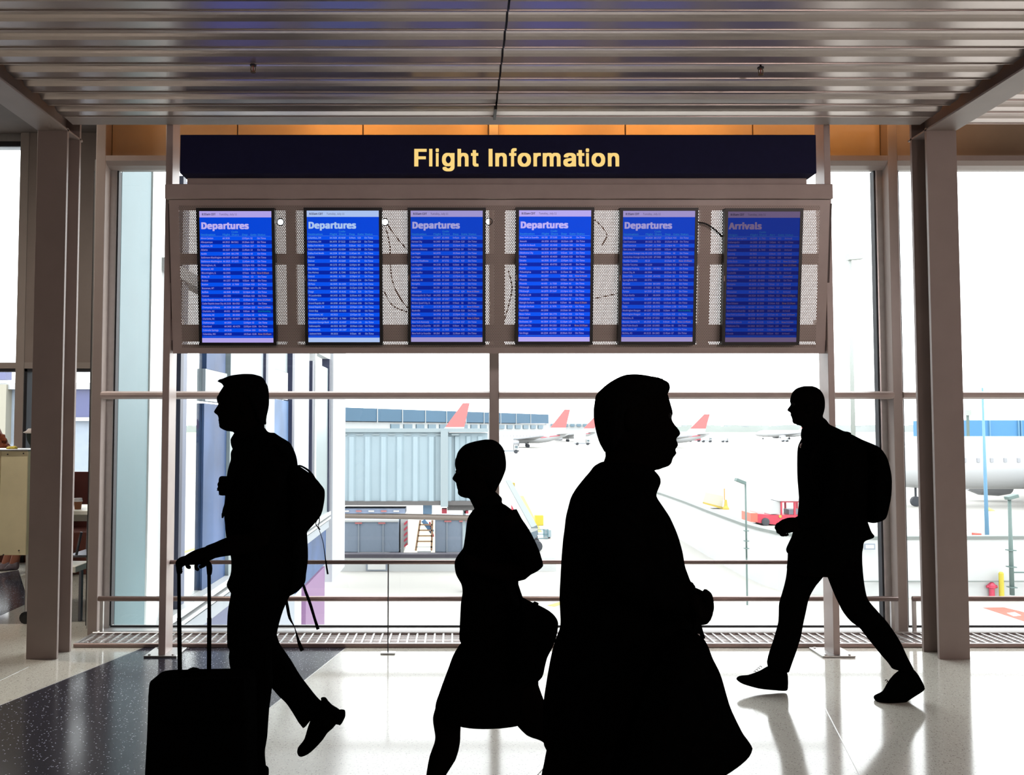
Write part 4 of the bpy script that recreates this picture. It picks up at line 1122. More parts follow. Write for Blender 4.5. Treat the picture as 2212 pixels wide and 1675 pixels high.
front2 = [(958,1480,1060,1480,.07,.085),(946,1512,1045,1516,.07,.08),(937,1542,1012,1545,.07,.07),(935,1555,999,1556,.07,.062),(936.6,1570,995.5,1570,.07,.058),(940,1591,994.5,1590,.07,.056),(937.7,1608,993.5,1607,.07,.056),(928,1634,985,1640,.07,.053),(921,1672,963,1675,.07,.044),(917,1710,950,1712,.07,.036),(914,1742,944,1744,.07,.034),(912,1764,944,1766,.07,.036)]
rear2 = [(1040,1490,1160,1470,-.07,.085),(1075,1528,1170,1500,-.07,.08),(1104,1550,1180,1524,-.07,.07),(1117,1568,1192,1545,-.07,.062),(1136,1587,1204,1562,-.07,.058),(1152,1593,1216,1574,-.07,.056),(1166,1598,1230,1588,-.07,.055),(1180,1610,1243,1602,-.07,.053),(1194,1629,1252,1622,-.07,.047),(1212,1660,1262,1656,-.07,.040),(1232,1690,1272,1688,-.07,.035),(1242,1712,1280,1712,-.07,.035)]
loft(b, front2, Y); loft(b, rear2, Y)
limb(b, [(1092,1112,-.15,.046),(1120,1165,-.19,.044),(1141,1214,-.205,.042),(1125,1232,-.21,.038),(1085,1238,-.215,.033),(1045,1228,-.215,.027),(1030,1222,-.21,.024)], Y)
loft(b, [(1036,1208,1034,1236,-.21,.018),(1026,1206,1024,1236,-.21,.026),(1016,1206,1014,1234,-.21,.030),(1008,1208,1008,1228,-.21,.028)], Y)
for i, (pts) in enumerate(([(1014,1210,-.235,.009),(1006,1208,-.235,.009),(1003,1214,-.23,.0085),(1008,1218,-.22,.008)],
              [(1014,1216,-.235,.009),(1004,1215,-.235,.009),(1002,1220,-.225,.009),(1008,1223,-.215,.008)],
              [(1014,1222,-.235,.009),(1005,1222,-.235,.009),(1004,1227,-.225,.0085),(1010,1228,-.215,.008)],
              [(1016,1228,-.232,.008),(1008,1229,-.232,.008),(1008,1233,-.225,.0075)],
              [(1028,1210,-.23,.010),(1018,1204,-.24,.009),(1011,1204,-.242,.008)])):
    limb(b, pts, Y, n=10)
limb(b, [(1092,1112,.15,.046),(1085,1175,.21,.042),(1060,1235,.22,.036),(1030,1262,.20,.028),(1022,1275,.19,.03),(1020,1290,.19,.02)], Y)
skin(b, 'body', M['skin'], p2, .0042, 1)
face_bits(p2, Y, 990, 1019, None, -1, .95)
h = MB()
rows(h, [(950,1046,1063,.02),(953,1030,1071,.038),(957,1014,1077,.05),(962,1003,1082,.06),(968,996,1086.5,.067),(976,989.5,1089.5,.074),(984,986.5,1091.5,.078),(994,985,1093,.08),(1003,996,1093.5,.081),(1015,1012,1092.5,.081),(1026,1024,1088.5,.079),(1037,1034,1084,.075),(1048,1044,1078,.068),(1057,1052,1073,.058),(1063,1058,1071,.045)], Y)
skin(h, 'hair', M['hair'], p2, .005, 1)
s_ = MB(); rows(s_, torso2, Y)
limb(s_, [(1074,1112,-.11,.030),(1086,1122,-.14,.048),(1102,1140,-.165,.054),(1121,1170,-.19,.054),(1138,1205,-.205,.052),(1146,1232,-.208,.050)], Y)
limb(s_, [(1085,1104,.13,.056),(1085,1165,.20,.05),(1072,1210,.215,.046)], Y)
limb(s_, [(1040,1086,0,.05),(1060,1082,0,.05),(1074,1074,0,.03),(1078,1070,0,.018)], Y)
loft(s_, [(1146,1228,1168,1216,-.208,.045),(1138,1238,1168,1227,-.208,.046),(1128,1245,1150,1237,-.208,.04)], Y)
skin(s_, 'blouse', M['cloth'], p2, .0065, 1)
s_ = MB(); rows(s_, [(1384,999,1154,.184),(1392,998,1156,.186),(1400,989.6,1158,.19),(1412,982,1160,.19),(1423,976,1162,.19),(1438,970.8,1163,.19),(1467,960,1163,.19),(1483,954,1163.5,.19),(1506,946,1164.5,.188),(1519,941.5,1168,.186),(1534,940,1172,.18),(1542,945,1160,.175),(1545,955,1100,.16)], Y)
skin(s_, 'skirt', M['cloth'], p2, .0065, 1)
for (cx_, yo, y0, xx) in ((928, .07, 1787, 0), (1262, -.07, 1752, 0)):
    m = MB()
    if yo > 0: loft(m, [(945,1768,945,1784,.07,.028),(930,1762,930,1786,.07,.032),(905,1768,905,1787,.07,.038),(880,1776,880,1788,.07,.036),(868,1781,868,1788,.07,.02)], Y)
    else: loft(m, [(1246,1712,1284,1706,yo,.03),(1252,1735,1282,1728,yo,.033),(1248,1758,1272,1762,yo,.038),(1240,1780,1258,1787,yo,.034)], Y)
    skin(m, 'shoe', M['leather'], p2, .005, 0)
hb = thing('handbag', 'boxy silhouetted shoulder bag at the hip of the walking woman', 'handbag', P(1155, 1370, Y - .2))
m = MB(); loft(m, [(1122,1292,1132,1294,0,.03),(1122,1305,1152,1305,0,.05),(1122,1318,1170,1313,0,.06),(1121,1335,1190,1324,0,.066),(1119,1352,1203,1337,0,.07),(1117,1368,1205,1350,0,.07),(1115,1385,1201,1373,0,.07),(1113,1402,1192,1397,0,.068),(1111,1418,1182,1416,0,.066),(1109,1440,1176,1440,0,.06),(1107,1458,1172,1458,0,.055),(1106,1467,1163,1468,0,.05)], Y - .2, p=3)
skin(m, 'bag', M['leather'], hb, .0065, 1)
m = MB(); limb(m, [(1150,1309,0,.006),(1155,1305.5,0,.010),(1162,1308,0,.008)], Y - .2, n=10); m.build('ring', M['leather'], hb, smooth=True)
flat_strap('strap', [(1128,1302,.02,.008),(1108,1240,.0,.009),(1098,1170,.0,.010),(1088,1110,.06,.010),(1070,1096,.12,.010)], hb, Y - .2)

# ---------------------------------------------------------------- big man in front
Y = 2.28
p3 = person_root('tall man in silhouette walking right nearest the viewer, collar turned up, gripping a bag', 1345, Y)
b = MB()
rows(b, [(816,1340,1400,.035),(826,1318,1430,.055),(838,1304,1438,.067),(850,1296,1439,.073),(862,1292,1443,.076),(875,1290,1446,.077),(888,1290,1449,.077),(905,1291,1450,.076),(925,1293,1452,.073),(945,1298,1456,.07),(965,1305,1456,.066),(985,1308,1450,.060),(998,1306,1448,.053),(1008,1303,1438,.046),(1015,1302,1422,.042)], Y)
rows(b, [(985,1309,1405,.058),(1000,1304,1412,.060),(1018,1300,1410,.062),(1035,1292,1412,.066),(1060,1270,1405,.09),(1085,1255,1410,.14)], Y)
ridge(b, [(852,1441,.04),(866,1445,.04),(880,1449,.038),(889,1452,.034),(895,1453,.024),(900,1451.3,.012),(906,1451.2,.009),(913,1454.5,.010),(920,1459.5,.012),(927,1465,.0145),(933,1468.8,.017),(937.5,1469.8,.018),(941.5,1467.5,.018),(945,1461.5,.012),(950,1460.5,.013),(956,1463,.020),(961,1464.8,.025),(965,1463,.024),(970.6,1457.4,.02),(974,1459,.023),(979.6,1461.2,.024),(984,1458,.022),(989,1453.5,.018),(995,1452,.02),(1001,1450,.024),(1007,1444,.024),(1011,1433,.02)], Y, 1, 36)
ears(b, 1362, 905, .080, Y)
torso3 = [(998,1302,1385,.07),(1004,1290,1400,.082),(1010,1282,1406,.09),(1018,1277,1413,.10),(1024,1272,1419,.105),(1032,1265,1424,.115),(1040,1259,1424.5,.13),(1046,1254.5,1422,.14),(1058,1246,1416,.16),(1068,1240.5,1411,.175),(1080,1234.6,1418,.19),(1109,1227,1437.6,.205),(1124,1223.5,1445,.21),(1148,1221,1455.5,.215),(1169,1218,1462,.22),(1190,1216,1467.5,.22),(1217,1213.7,1472,.22),(1230,1213,1477,.22),(1244,1212,1482,.22),(1256,1211.4,1488,.22),(1267,1210.6,1492,.215),(1300,1209,1492,.21),(1344,1211,1491,.20),(1362,1210.5,1490,.20),(1372,1208,1489,.20),(1393,1199.5,1487,.2),(1412,1194,1486,.2),(1435,1188.6,1485,.2),(1487,1179.5,1480,.2),(1533,1173,1475,.2),(1580,1172,1470,.198),(1620,1176,1465,.195)]
rows(b, inset(torso3[9:], .12), Y, sub=2)
fr3 = [(1290,1600,1470,1610,-.10,.10),(1320,1700,1480,1700,-.10,.095),(1345,1800,1480,1795,-.10,.08),(1350,1860,1475,1855,-.10,.072),(1355,1950,1470,1945,-.10,.066),(1368,2060,1452,2060,-.10,.052),(1372,2130,1448,2130,-.10,.05)]
re3 = [(1185,1600,1360,1610,.10,.10),(1165,1700,1320,1720,.10,.095),(1140,1800,1265,1820,.10,.08),(1105,1890,1225,1900,.10,.070),(1050,1970,1160,2000,.10,.062),(1000,2040,1085,2070,.10,.052),(975,2090,1050,2110,.10,.05)]
loft(b, thin(fr3), Y); loft(b, thin(re3), Y)
limb(b, [(1322,1085,-.16,.05),(1338,1180,-.23,.046),(1365,1245,-.25,.044),(1420,1275,-.26,.040),(1470,1292,-.26,.034),(1492,1300,-.26,.030)], Y)
kY = -.26
loft(b, [(1478,1268,1476,1330,kY,.024),(1492,1267,1486,1344,kY,.032),(1505,1271,1499,1350,kY,.038),(1518,1277,1512,1351,kY,.040),(1527,1284,1525,1344,kY,.038)], Y)
for i, (pts) in enumerate(([(1518,1280,kY-.036,.0105),(1528,1287,kY-.036,.011),(1532,1302,kY-.036,.0105),(1527,1318,kY-.034,.010),(1514,1326,kY-.03,.009)],
              [(1518,1286,kY-.014,.011),(1529,1296,kY-.014,.0115),(1532.5,1314,kY-.014,.011),(1526,1332,kY-.012,.010),(1512,1336,kY-.01,.009)],
              [(1518,1294,kY+.009,.0105),(1528,1306,kY+.009,.011),(1531,1324,kY+.009,.0105),(1522,1342,kY+.009,.010),(1508,1342,kY+.01,.009)],
              [(1516,1302,kY+.030,.0095),(1525,1314,kY+.030,.010),(1526,1330,kY+.030,.0095),(1516,1344,kY+.03,.009),(1506,1344,kY+.03,.008)],
              [(1494,1284,kY-.034,.012),(1502,1304,kY-.046,.012),(1508,1322,kY-.046,.011),(1514,1338,kY-.04,.009)])):
    limb(b, pts, Y, n=12)
limb(b, [(1322,1085,.16,.05),(1300,1200,.24,.046),(1310,1300,.25,.04),(1345,1380,.25,.03),(1352,1410,.25,.035),(1358,1440,.25,.025)], Y)
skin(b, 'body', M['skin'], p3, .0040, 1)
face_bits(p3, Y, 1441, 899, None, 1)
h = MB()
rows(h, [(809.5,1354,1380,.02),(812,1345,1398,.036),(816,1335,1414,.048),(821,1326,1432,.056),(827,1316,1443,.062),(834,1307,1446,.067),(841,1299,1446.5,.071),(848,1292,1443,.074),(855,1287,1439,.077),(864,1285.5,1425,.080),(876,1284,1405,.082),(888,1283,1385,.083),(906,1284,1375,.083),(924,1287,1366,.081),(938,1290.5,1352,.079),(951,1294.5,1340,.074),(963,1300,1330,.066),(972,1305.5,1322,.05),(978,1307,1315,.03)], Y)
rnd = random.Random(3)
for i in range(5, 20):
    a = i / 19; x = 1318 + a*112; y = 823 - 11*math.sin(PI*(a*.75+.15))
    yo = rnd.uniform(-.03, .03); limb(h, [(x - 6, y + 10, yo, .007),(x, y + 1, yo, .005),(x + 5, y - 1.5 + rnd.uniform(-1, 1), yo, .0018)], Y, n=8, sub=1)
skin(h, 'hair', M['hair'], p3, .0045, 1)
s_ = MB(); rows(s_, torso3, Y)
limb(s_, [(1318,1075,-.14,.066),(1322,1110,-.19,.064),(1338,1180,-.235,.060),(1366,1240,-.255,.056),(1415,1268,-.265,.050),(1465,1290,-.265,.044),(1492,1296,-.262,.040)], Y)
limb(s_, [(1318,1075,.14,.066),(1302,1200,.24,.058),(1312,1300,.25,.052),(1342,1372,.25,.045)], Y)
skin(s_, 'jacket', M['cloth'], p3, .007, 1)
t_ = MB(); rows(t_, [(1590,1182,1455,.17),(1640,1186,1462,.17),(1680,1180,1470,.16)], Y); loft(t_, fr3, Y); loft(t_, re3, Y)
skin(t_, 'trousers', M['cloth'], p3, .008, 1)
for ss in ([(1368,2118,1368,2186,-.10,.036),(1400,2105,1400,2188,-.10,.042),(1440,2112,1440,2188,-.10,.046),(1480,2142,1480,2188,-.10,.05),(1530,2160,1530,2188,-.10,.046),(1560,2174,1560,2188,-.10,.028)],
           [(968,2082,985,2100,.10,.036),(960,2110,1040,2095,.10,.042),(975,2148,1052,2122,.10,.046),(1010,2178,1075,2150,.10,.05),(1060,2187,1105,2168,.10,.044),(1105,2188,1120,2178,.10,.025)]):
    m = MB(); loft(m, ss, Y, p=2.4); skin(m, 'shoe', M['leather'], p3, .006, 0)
YBg = Y - .30
bg3 = thing('travel_bag', 'big silhouetted bag hanging from the hand of the nearest man', 'bag', P(1490, 1500, YBg))
m = MB(); loft(m, [(1468,1366,1500,1367,0,.03),(1462,1372,1514,1375,0,.05),(1456,1382,1519.5,1382,0,.06),(1450,1393,1523.6,1393,0,.07),(1440,1414,1531,1414,0,.08),(1430,1435,1542,1435,0,.085),(1420,1458,1551,1458,0,.088),(1400,1507,1565,1507,0,.09),(1390,1533,1575.6,1533,0,.09),(1380,1560,1589,1560,0,.09),(1374,1578,1600,1580,0,.09),(1366,1604,1615.5,1600,0,.09),(1360,1626,1614.5,1612,0,.09),(1350,1655,1595,1633,0,.085),(1342,1690,1560,1654,0,.085),(1345,1715,1530,1672,0,.08),(1370,1735,1490,1698,0,.07),(1400,1742,1450,1722,0,.05)], YBg, p=3)
skin(m, 'bag', M['leather'], bg3, .0065, 1)
m = MB()
limb(m, [(1490,1378,-.02,.006),(1499,1362,-.02,.006),(1504,1346,-.01,.006),(1506,1325,0,.006),(1508,1346,.02,.006),(1514,1364,.03,.005),(1519,1380,.03,.005)], YBg, n=8); m.build('handle', M['leather'], bg3, smooth=True)
m = MB()
limb(m, [(1505,1368,.0,.008),(1507,1350,.0,.009),(1508,1335,0,.008)], YBg, n=8); m.build('handle', M['leather'], bg3, smooth=True)
# ================================================================= OUTSIDE
_mat = mat
def mat(name, col, *a, **k): return _mat(name, tuple(c * .82 for c in col), *a, **k)
concrete = mat('apron_concrete', (.37, .36, .335), .85, noise=.06, scale=.08)
gd = MB().box(-900, 1100, 7.0, 2600, GZ - .5, GZ).build('ground', concrete)
tag(gd, 'pale concrete airport apron outside the windows', kind='structure')
def paint(name, pts, m, z=.012):
    return MB().prism([Vector((p.x, p.y, GZ + .001)) for p in pts], (0, 0, z)).build(name, m, gd)
yel = mat('yellow_paint', (.42, .32, .06), .8); redp = mat('red_paint', (.45, .10, .07), .8); whp = mat('white_paint', (.6, .6, .58), .8)
grass = mat('dry_grass', (.22, .27, .15), .9, noise=.1, scale=.05)
stain = mat('worn_concrete', (.33, .315, .28), .9, noise=.08, scale=.3)
paint('grass_strip', [GR(-400, 936), GR(2600, 933), GR(2600, 929), GR(-400, 931)], grass)
def line(px0, py0, px1, py1, w, m=None, name='painted_line'):
    a, b = GR(px0, py0), GR(px1, py1); d = (b - a).normalized(); n = Vector((-d.y, d.x, 0)) * w/2
    paint(name, [a - n, b - n, b + n, a + n], m or yel)
line(1125, 1072, 1162, 1150, .5); line(1618, 1240, 1662, 1252, .25); line(1868, 1287, 1930, 1288, .3)
line(345, 1210, 442, 1180, .3); line(320, 1035, 445, 1020, .5); line(900, 1372, 1010, 1352, .2); line(1190, 1310, 1225, 1300, .3)
line(1500, 1150, 1600, 1205, .12, stain); line(1560, 1000, 1680, 1005, 2.5, stain, 'worn_patch'); line(1480, 985, 1740, 978, 4, stain, 'worn_patch')
line(1700, 1130, 2212, 1150, 1.0, stain, 'worn_patch'); line(320, 985, 440, 975, 6, stain, 'worn_patch'); line(320, 1080, 445, 1060, 3, stain, 'worn_patch')
paint('red_marking', [GR(2122, 1314), GR(2168, 1313), GR(2330, 1352), GR(2330, 1368), GR(2225, 1348)], redp)
paint('white_marking_edge', [GR(2106, 1310), GR(2190, 1309), GR(2345, 1350), GR(2340, 1385), GR(2220, 1352)], whp, .006)
paint('white_marking_letter', [GR(2175, 1326), GR(2192, 1324), GR(2206, 1331), GR(2190, 1333)], whp, .018)

# --- long distant terminal with a blue roof band
bwhite = mat('terminal_white_wall', (.42, .44, .45), .7); bblue = mat('terminal_blue_roof', (.045, .11, .18), .7, noise=.06, scale=.02)
bwin = mat('terminal_window_band', (.10, .17, .22), .4)
tb = thing('terminal_building', 'long low distant terminal with a dark blue roof band behind the jet bridge', 'building', GR(900, 950))
A = Vector((X(600, 370), 370, 0)); Bb = Vector((X(1181, 620), 620, 0)); dd_ = (Bb - A); nn = Vector((-dd_.y, dd_.x, 0)).normalized()
def wallseg(t0, t1, z0, z1, off, th, m, name, par=tb):
    a = A + dd_*t0 + nn*off; b = A + dd_*t1 + nn*off
    return MB().quad8([a + Vector((0,0,z0)), b + Vector((0,0,z0)), b + nn*th + Vector((0,0,z0)), a + nn*th + Vector((0,0,z0))], [a + Vector((0,0,z1)), b + Vector((0,0,z1)), b + nn*th + Vector((0,0,z1)), a + nn*th + Vector((0,0,z1))]).build(name, m, par)
wallseg(0, 1, GZ, 4.6, 0, 30, bwhite, 'wall'); wallseg(0, 1, 4.9, 11.2, -1.5, 30, bblue, 'roof_band')
for k in range(16):
    t = .30 + k * .043; wallseg(t, t + .028, 1.2, 3.6, -.6, .8, bwin, 'window')
for k in range(9): wallseg(.25 + k*.08, .25 + k*.08 + .0015, 3.8, 11.4, -1.9, .3, bwhite, 'roof_post')
lb = thing('low_building', 'low pale distant building between the two nearest red tails', 'building', P(1225, 935, 700))
MB().box(X(1185, 700), X(1300, 700), 700, 730, GZ, Z(914, 700)).build('wall', bwhite, lb)
for k in range(7): MB().box(X(1190 + k*14, 699), X(1199 + k*14, 699), 698.5, 700, Z(922, 700), Z(916.5, 700)).build('window', bwin, lb)
MB().box(X(1205, 700), X(1222, 700), 705, 720, Z(914, 700), Z(911.5, 700)).build('roof_plant', bwin, lb)
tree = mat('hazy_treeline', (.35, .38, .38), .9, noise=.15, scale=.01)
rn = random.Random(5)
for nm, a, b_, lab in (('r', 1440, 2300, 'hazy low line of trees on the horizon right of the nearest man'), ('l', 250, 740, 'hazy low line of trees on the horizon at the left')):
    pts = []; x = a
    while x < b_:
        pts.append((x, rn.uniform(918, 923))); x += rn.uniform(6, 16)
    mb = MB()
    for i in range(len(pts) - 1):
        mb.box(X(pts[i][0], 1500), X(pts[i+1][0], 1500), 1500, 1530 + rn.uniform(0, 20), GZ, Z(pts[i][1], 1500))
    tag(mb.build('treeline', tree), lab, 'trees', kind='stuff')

# --- aeroplanes (nose to the left)
awhite = mat('aircraft_white', (.44, .45, .46), .35); ared = mat('aircraft_red', (.50, .125, .125), .45); agrey = mat('aircraft_grey', (.30, .31, .33), .4)
adark = mat('tyre_rubber', (.03, .035, .045), .7); aredd = mat('stripe_red', (.5, .10, .13), .5)
def aeroplane(label, xt, Y, yfin, s=1.0, faces=-1, full=True):
    """xt: px of the tail cone; Y: distance; a 33 m airliner seen from the side"""
    x0 = X(xt, Y); gz = GZ; k = s
    t = thing('aeroplane', label, 'aeroplane', (x0 - 15*k, Y, gz), group='airliners parked on the apron')
    zc = gz + 3.4*k
    def fx(d): return x0 + faces * d * k
    prof = [(0, .25, 1.1), (1.5, .7, .9), (4, 1.25, .55), (7, 1.75, .2), (10, 1.95, 0), (24, 1.95, 0), (28, 1.9, 0), (30.5, 1.6, -.1), (32, 1.1, -.25), (32.9, .5, -.4), (33.1, .1, -.45)]
    mb = MB(); n = 20; v = []; f = []
    for (d, r, dz) in prof:
        for j in range(n):
            a = 2*PI*j/n; v.append((fx(d), Y + r*k*math.cos(a), zc + dz*k + r*k*math.sin(a)))
    for i in range(len(prof) - 1):
        for j in range(n): f.append((i*n+j, i*n+(j+1)%n, (i+1)*n+(j+1)%n, (i+1)*n+j))
    f += [tuple(range(n-1, -1, -1)), tuple(range((len(prof)-1)*n, len(prof)*n))]
    mb.add(v, f); mb.build('fuselage', awhite, t, smooth=True)
    zt = zc + 1.6*k; top = Z(yfin, Y); hf = top - zt
    fin = lambda d0, d1, z0, e0, e1, z1: MB().prism([(fx(d0), Y - .12, z0), (fx(d1), Y - .12, z0), (fx(e1), Y - .12, z1), (fx(e0), Y - .12, z1)], (0, .24, 0))
    fin(1.2, 8.4, zt - .6, .9, 6.2, zt + hf*.22).build('fin_root', awhite, t)
    fin(.9, 6.2, zt + hf*.22, -.6, 1.3, top).build('tail_fin', ared, t)
    for sg in (-1, 1):
        MB().prism([(fx(1.0), Y + sg*.5*k, zc + 1.0*k), (fx(4.5), Y + sg*.7*k, zc + 1.0*k), (fx(1.6), Y + sg*6*k, zc + 1.4*k), (fx(.2), Y + sg*6*k, zc + 1.4*k)], (0, 0, .2)).build('tailplane', awhite, t)
        MB().prism([(fx(12), Y + sg*1.5*k, zc - .9*k), (fx(19), Y + sg*1.5*k, zc - .9*k), (fx(11.5), Y + sg*17*k, zc + .5*k), (fx(10), Y + sg*17*k, zc + .5*k)], (0, 0, .35)).build('wing', agrey, t)
        m2 = MB(); m2.lathe((fx(19), Y + sg*5.5*k, zc - 1.9*k), [(.55*k, -2*k), (.95*k, -1*k), (1.05*k, .8*k), (.9*k, 1.7*k), (.7*k, 1.7*k)], 16, 'x').build('engine', agrey, t, smooth=False)
        MB().tube([(fx(14), Y + sg*2.6*k, zc - 1.5*k), (fx(14), Y + sg*2.6*k, gz + .6*k)], .15*k, 6).lathe((fx(14), Y + sg*2.6*k, gz + .6*k), [(.3*k, -.25*k), (.6*k, -.2*k), (.6*k, .2*k), (.3*k, .25*k)], 14, 'y').build('main_wheel', adark, t)
    MB().tube([(fx(28.5), Y, zc - 1.6*k), (fx(28.5), Y, gz + .45*k)], .1*k, 6).lathe((fx(28.5), Y, gz + .42*k), [(.25*k, -.2*k), (.42*k, -.17*k), (.42*k, .17*k), (.25*k, .2*k)], 14, 'y').build('nose_wheel', adark, t)
    MB().prism([(fx(3.0), Y - 1.3*k, zc + .55*k), (fx(9.5), Y - 2.02*k, zc - .2*k), (fx(10.5), Y - 2.02*k, zc + .1*k), (fx(3.2), Y - 1.3*k, zc + .85*k)], (0, .1, 0)).build('red_stripe', aredd, t)
    w0 = MB().box(fx(10) - .12, fx(10) + .12, Y - 1.97*k, Y - 1.85*k, zc + .35*k, zc + .7*k).build('cabin_window', agrey, t)
    for j in range(1, 16): share(w0, t, (faces*j*1.1*k, 0, 0))
    return t
aeroplane('airliner tail with a pale red fin rising over the jet bridge', 1010, 245, 871, 1.0)
aeroplane('white airliner with a red fin just right of the middle mullion', 1228, 300, 885)
aeroplane('farther airliner with a small red fin left of the nearest man\'s head', 1288, 430, 903)
aeroplane('white airliner with a red fin right of the nearest man\'s face', 1530, 300, 895)
aeroplane('far airliner with a small red fin behind the bald man\'s neck', 1752, 520, 905)
aeroplane('large near airliner on the right, its nose wheel between the mullion and column', 2707, 74, 700, 1.0)
aeroplane('airliner with red markings parked behind the large one at the far right', 2330, 130, 850)

# --- vehicles
glassd = mat('vehicle_glass', (.12, .16, .18), .2); vwhite = mat('vehicle_white', (.42, .43, .43), .5); vblue = mat('vehicle_blue', (.10, .20, .42), .5); vred = mat('vehicle_red', (.45, .03, .06), .45); vgrey = mat('vehicle_grey', (.20, .23, .27), .6)
def wheels(t, x0, x1, y, r, w=1.6, n=2):
    for i in range(n):
        x = x0 + (x1 - x0)*i/max(1, n-1)
        for yy in (y, y + w): MB().lathe((x, yy, GZ + r), [(r*.5, -.12), (r, -.1), (r, .1), (r*.5, .12)], 14, 'y').build('wheel', adark, t)
def truck(px0, px1, py, label, body=None, cab_right=True, hgt=3.0, cat='truck', boxed=True, name='box_truck'):
    g = GR((px0+px1)/2, py); Yt = g.y; x0, x1 = X(px0, Yt), X(px1, Yt); L = x1 - x0
    t = thing(name, label, cat, ((x0+x1)/2, Yt, GZ)); body = body or vwhite
    c0, c1 = (x1 - L*.25, x1) if cab_right else (x0, x0 + L*.25)
    b0, b1 = (x0, x1 - L*.28) if cab_right else (x0 + L*.28, x1)
    MB().box(x0, x1, Yt, Yt + 2, GZ + .5, GZ + .75).build('chassis', vgrey, t)
    if boxed: MB().box(b0, b1, Yt, Yt + 2, GZ + .75, GZ + hgt).build('cargo_box', body, t)
    hc = min(hgt*.75, 2.2)
    MB().prism([(c0, Yt, GZ+.5), (c1, Yt, GZ+.5), (c1, Yt, GZ+.5+hc*.35), (c1-(c1-c0)*.25*(1 if cab_right else 0), Yt, GZ+hc), (c0+(c1-c0)*.25*(0 if cab_right else 1), Yt, GZ+hc), (c0, Yt, GZ+.5+hc*.35)], (0, 2, 0)).build('cab', body, t)
    MB().box(c0 + .2*(c1-c0), c1 - .25*(c1-c0), Yt - .02, Yt, GZ + .5 + hc*.38, GZ + hc*.92).build('cab_window', glassd, t)
    wheels(t, x0 + L*.18, x1 - L*.15, Yt, min(.5, hgt*.18))
    return t
truck(1078, 1121, 980, 'white box truck just right of the middle mullion', hgt=4.4)
truck(1116, 1140, 961, 'small blue baggage tug under the middle airliner', vblue, hgt=1.8, cat='tug', name='baggage_tug', boxed=False)
truck(1241, 1275, 962, 'white service truck behind the middle airliner tail', vwhite, hgt=5, name='service_truck')
truck(1487, 1514, 955, 'small red service truck under the airliner right of the nearest man', vred, hgt=3, name='service_truck')
truck(1516, 1538, 956, 'white service truck right of the red one', vwhite, hgt=4, name='service_truck')
truck(1472, 1484, 956, 'blue tug beside the small red truck', vblue, hgt=2, name='baggage_tug', cat='tug', boxed=False)
truck(1560, 1573, 956, 'lone white van on the open apron', vwhite, hgt=2.4, name='van', cat='van')
truck(1690, 1703, 955, 'distant pale van near the bald man\'s face', vwhite, hgt=2.4, name='van', cat='van')
truck(2082, 2108, 978, 'white service vehicle with a red end left of the blue pole', vwhite, hgt=3.2, name='service_truck')
# red baggage tractor beyond the barrier wall
g = GR(1672, 1136); Yt = g.y
tt = thing('tow_tractor', 'red open-sided tow tractor beyond the curving barrier wall', 'tractor', (X(1680, Yt), Yt, GZ))
def rx(px): return X(px, Yt)
def rz(py): return Z(py, Yt)
MB().prism([(rx(1620), Yt, rz(1110)), (rx(1668), Yt, rz(1113)), (rx(1740), Yt, rz(1113)), (rx(1740), Yt, rz(1135)), (rx(1680), Yt, rz(1135)), (rx(1620), Yt, rz(1128))], (0, 1.8, 0)).build('hull', vred, tt)
MB().box(rx(1620) - .06, rx(1633), Yt - .05, Yt + 1.85, rz(1128), rz(1109)).build('bumper', mat('orange_red', (.5, .12, .08), .5), tt)
MB().box(rx(1634), rx(1650), Yt + .2, Yt + 1.6, rz(1113), rz(1106)).build('engine_cover', vwhite, tt)
for (a, c) in ((1684, 1687), (1712, 1716), (1738, 1742)):
    MB().box(rx(a), rx(c), Yt, Yt + .12, rz(1113), rz(1082)).box(rx(a), rx(c), Yt + 1.7, Yt + 1.8, rz(1113), rz(1082)).build('cab_post', vred, tt)
MB().box(rx(1678), rx(1746), Yt - .1, Yt + 1.9, rz(1083), rz(1079)).build('cab_roof', vwhite, tt)
MB().box(rx(1684), rx(1742), Yt - .02, Yt + .02, rz(1086), rz(1083)).build('roof_rail', vred, tt)
MB().prism([(rx(1662), Yt + .1, rz(1112)), (rx(1684), Yt + .1, rz(1110)), (rx(1686), Yt + .1, rz(1084)), (rx(1668), Yt + .1, rz(1084))], (0, 1.6, 0)).build('windscreen', vwhite, tt)
MB().box(rx(1706), rx(1735), Yt + .4, Yt + 1.4, rz(1113), rz(1103)).build('seat', vgrey, tt)
MB().lathe((rx(1682), Yt - .04, rz(1116)), [(.10, 0), (.10, .05)], 12, 'y').build('side_lamp', yel, tt)
wheels(tt, rx(1650), rx(1725), Yt, .26)
# pale barrier and yellow stand
g = GR(1545, 1100)
t = thing('water_barrier', 'pale plastic barrier with a yellow base beyond the curving wall', 'barrier', g)
MB().quad8([P(1517, 1088, g.y), P(1560, 1100, g.y), P(1560, 1100, g.y + 1), P(1517, 1088, g.y + 1)], [P(1524, 1064, g.y), P(1563, 1072, g.y), P(1563, 1072, g.y + 1), P(1524, 1064, g.y + 1)]).build('body', mat('pale_plastic', (.46, .44, .36), .6), t)
MB().quad8([P(1519, 1088, g.y - .1), P(1562, 1101, g.y - .1), P(1562, 1101, g.y), P(1519, 1088, g.y)], [P(1519, 1085, g.y - .1), P(1562, 1096, g.y - .1), P(1562, 1096, g.y), P(1519, 1085, g.y)]).build('base', yel, t)
t = thing('marker_cone', 'tall yellow cone-shaped marker with a thin mast beside the pale barrier', 'cone', GR(1568, 1101))
g = GR(1568, 1101); r = 7*g.y/F
MB().lathe((g.x, g.y, GZ), [(r, 0), (r, .1), (r*.55, .3), (r*.35, Z(1080, g.y) - GZ)], 14).build('cone', yel, t)
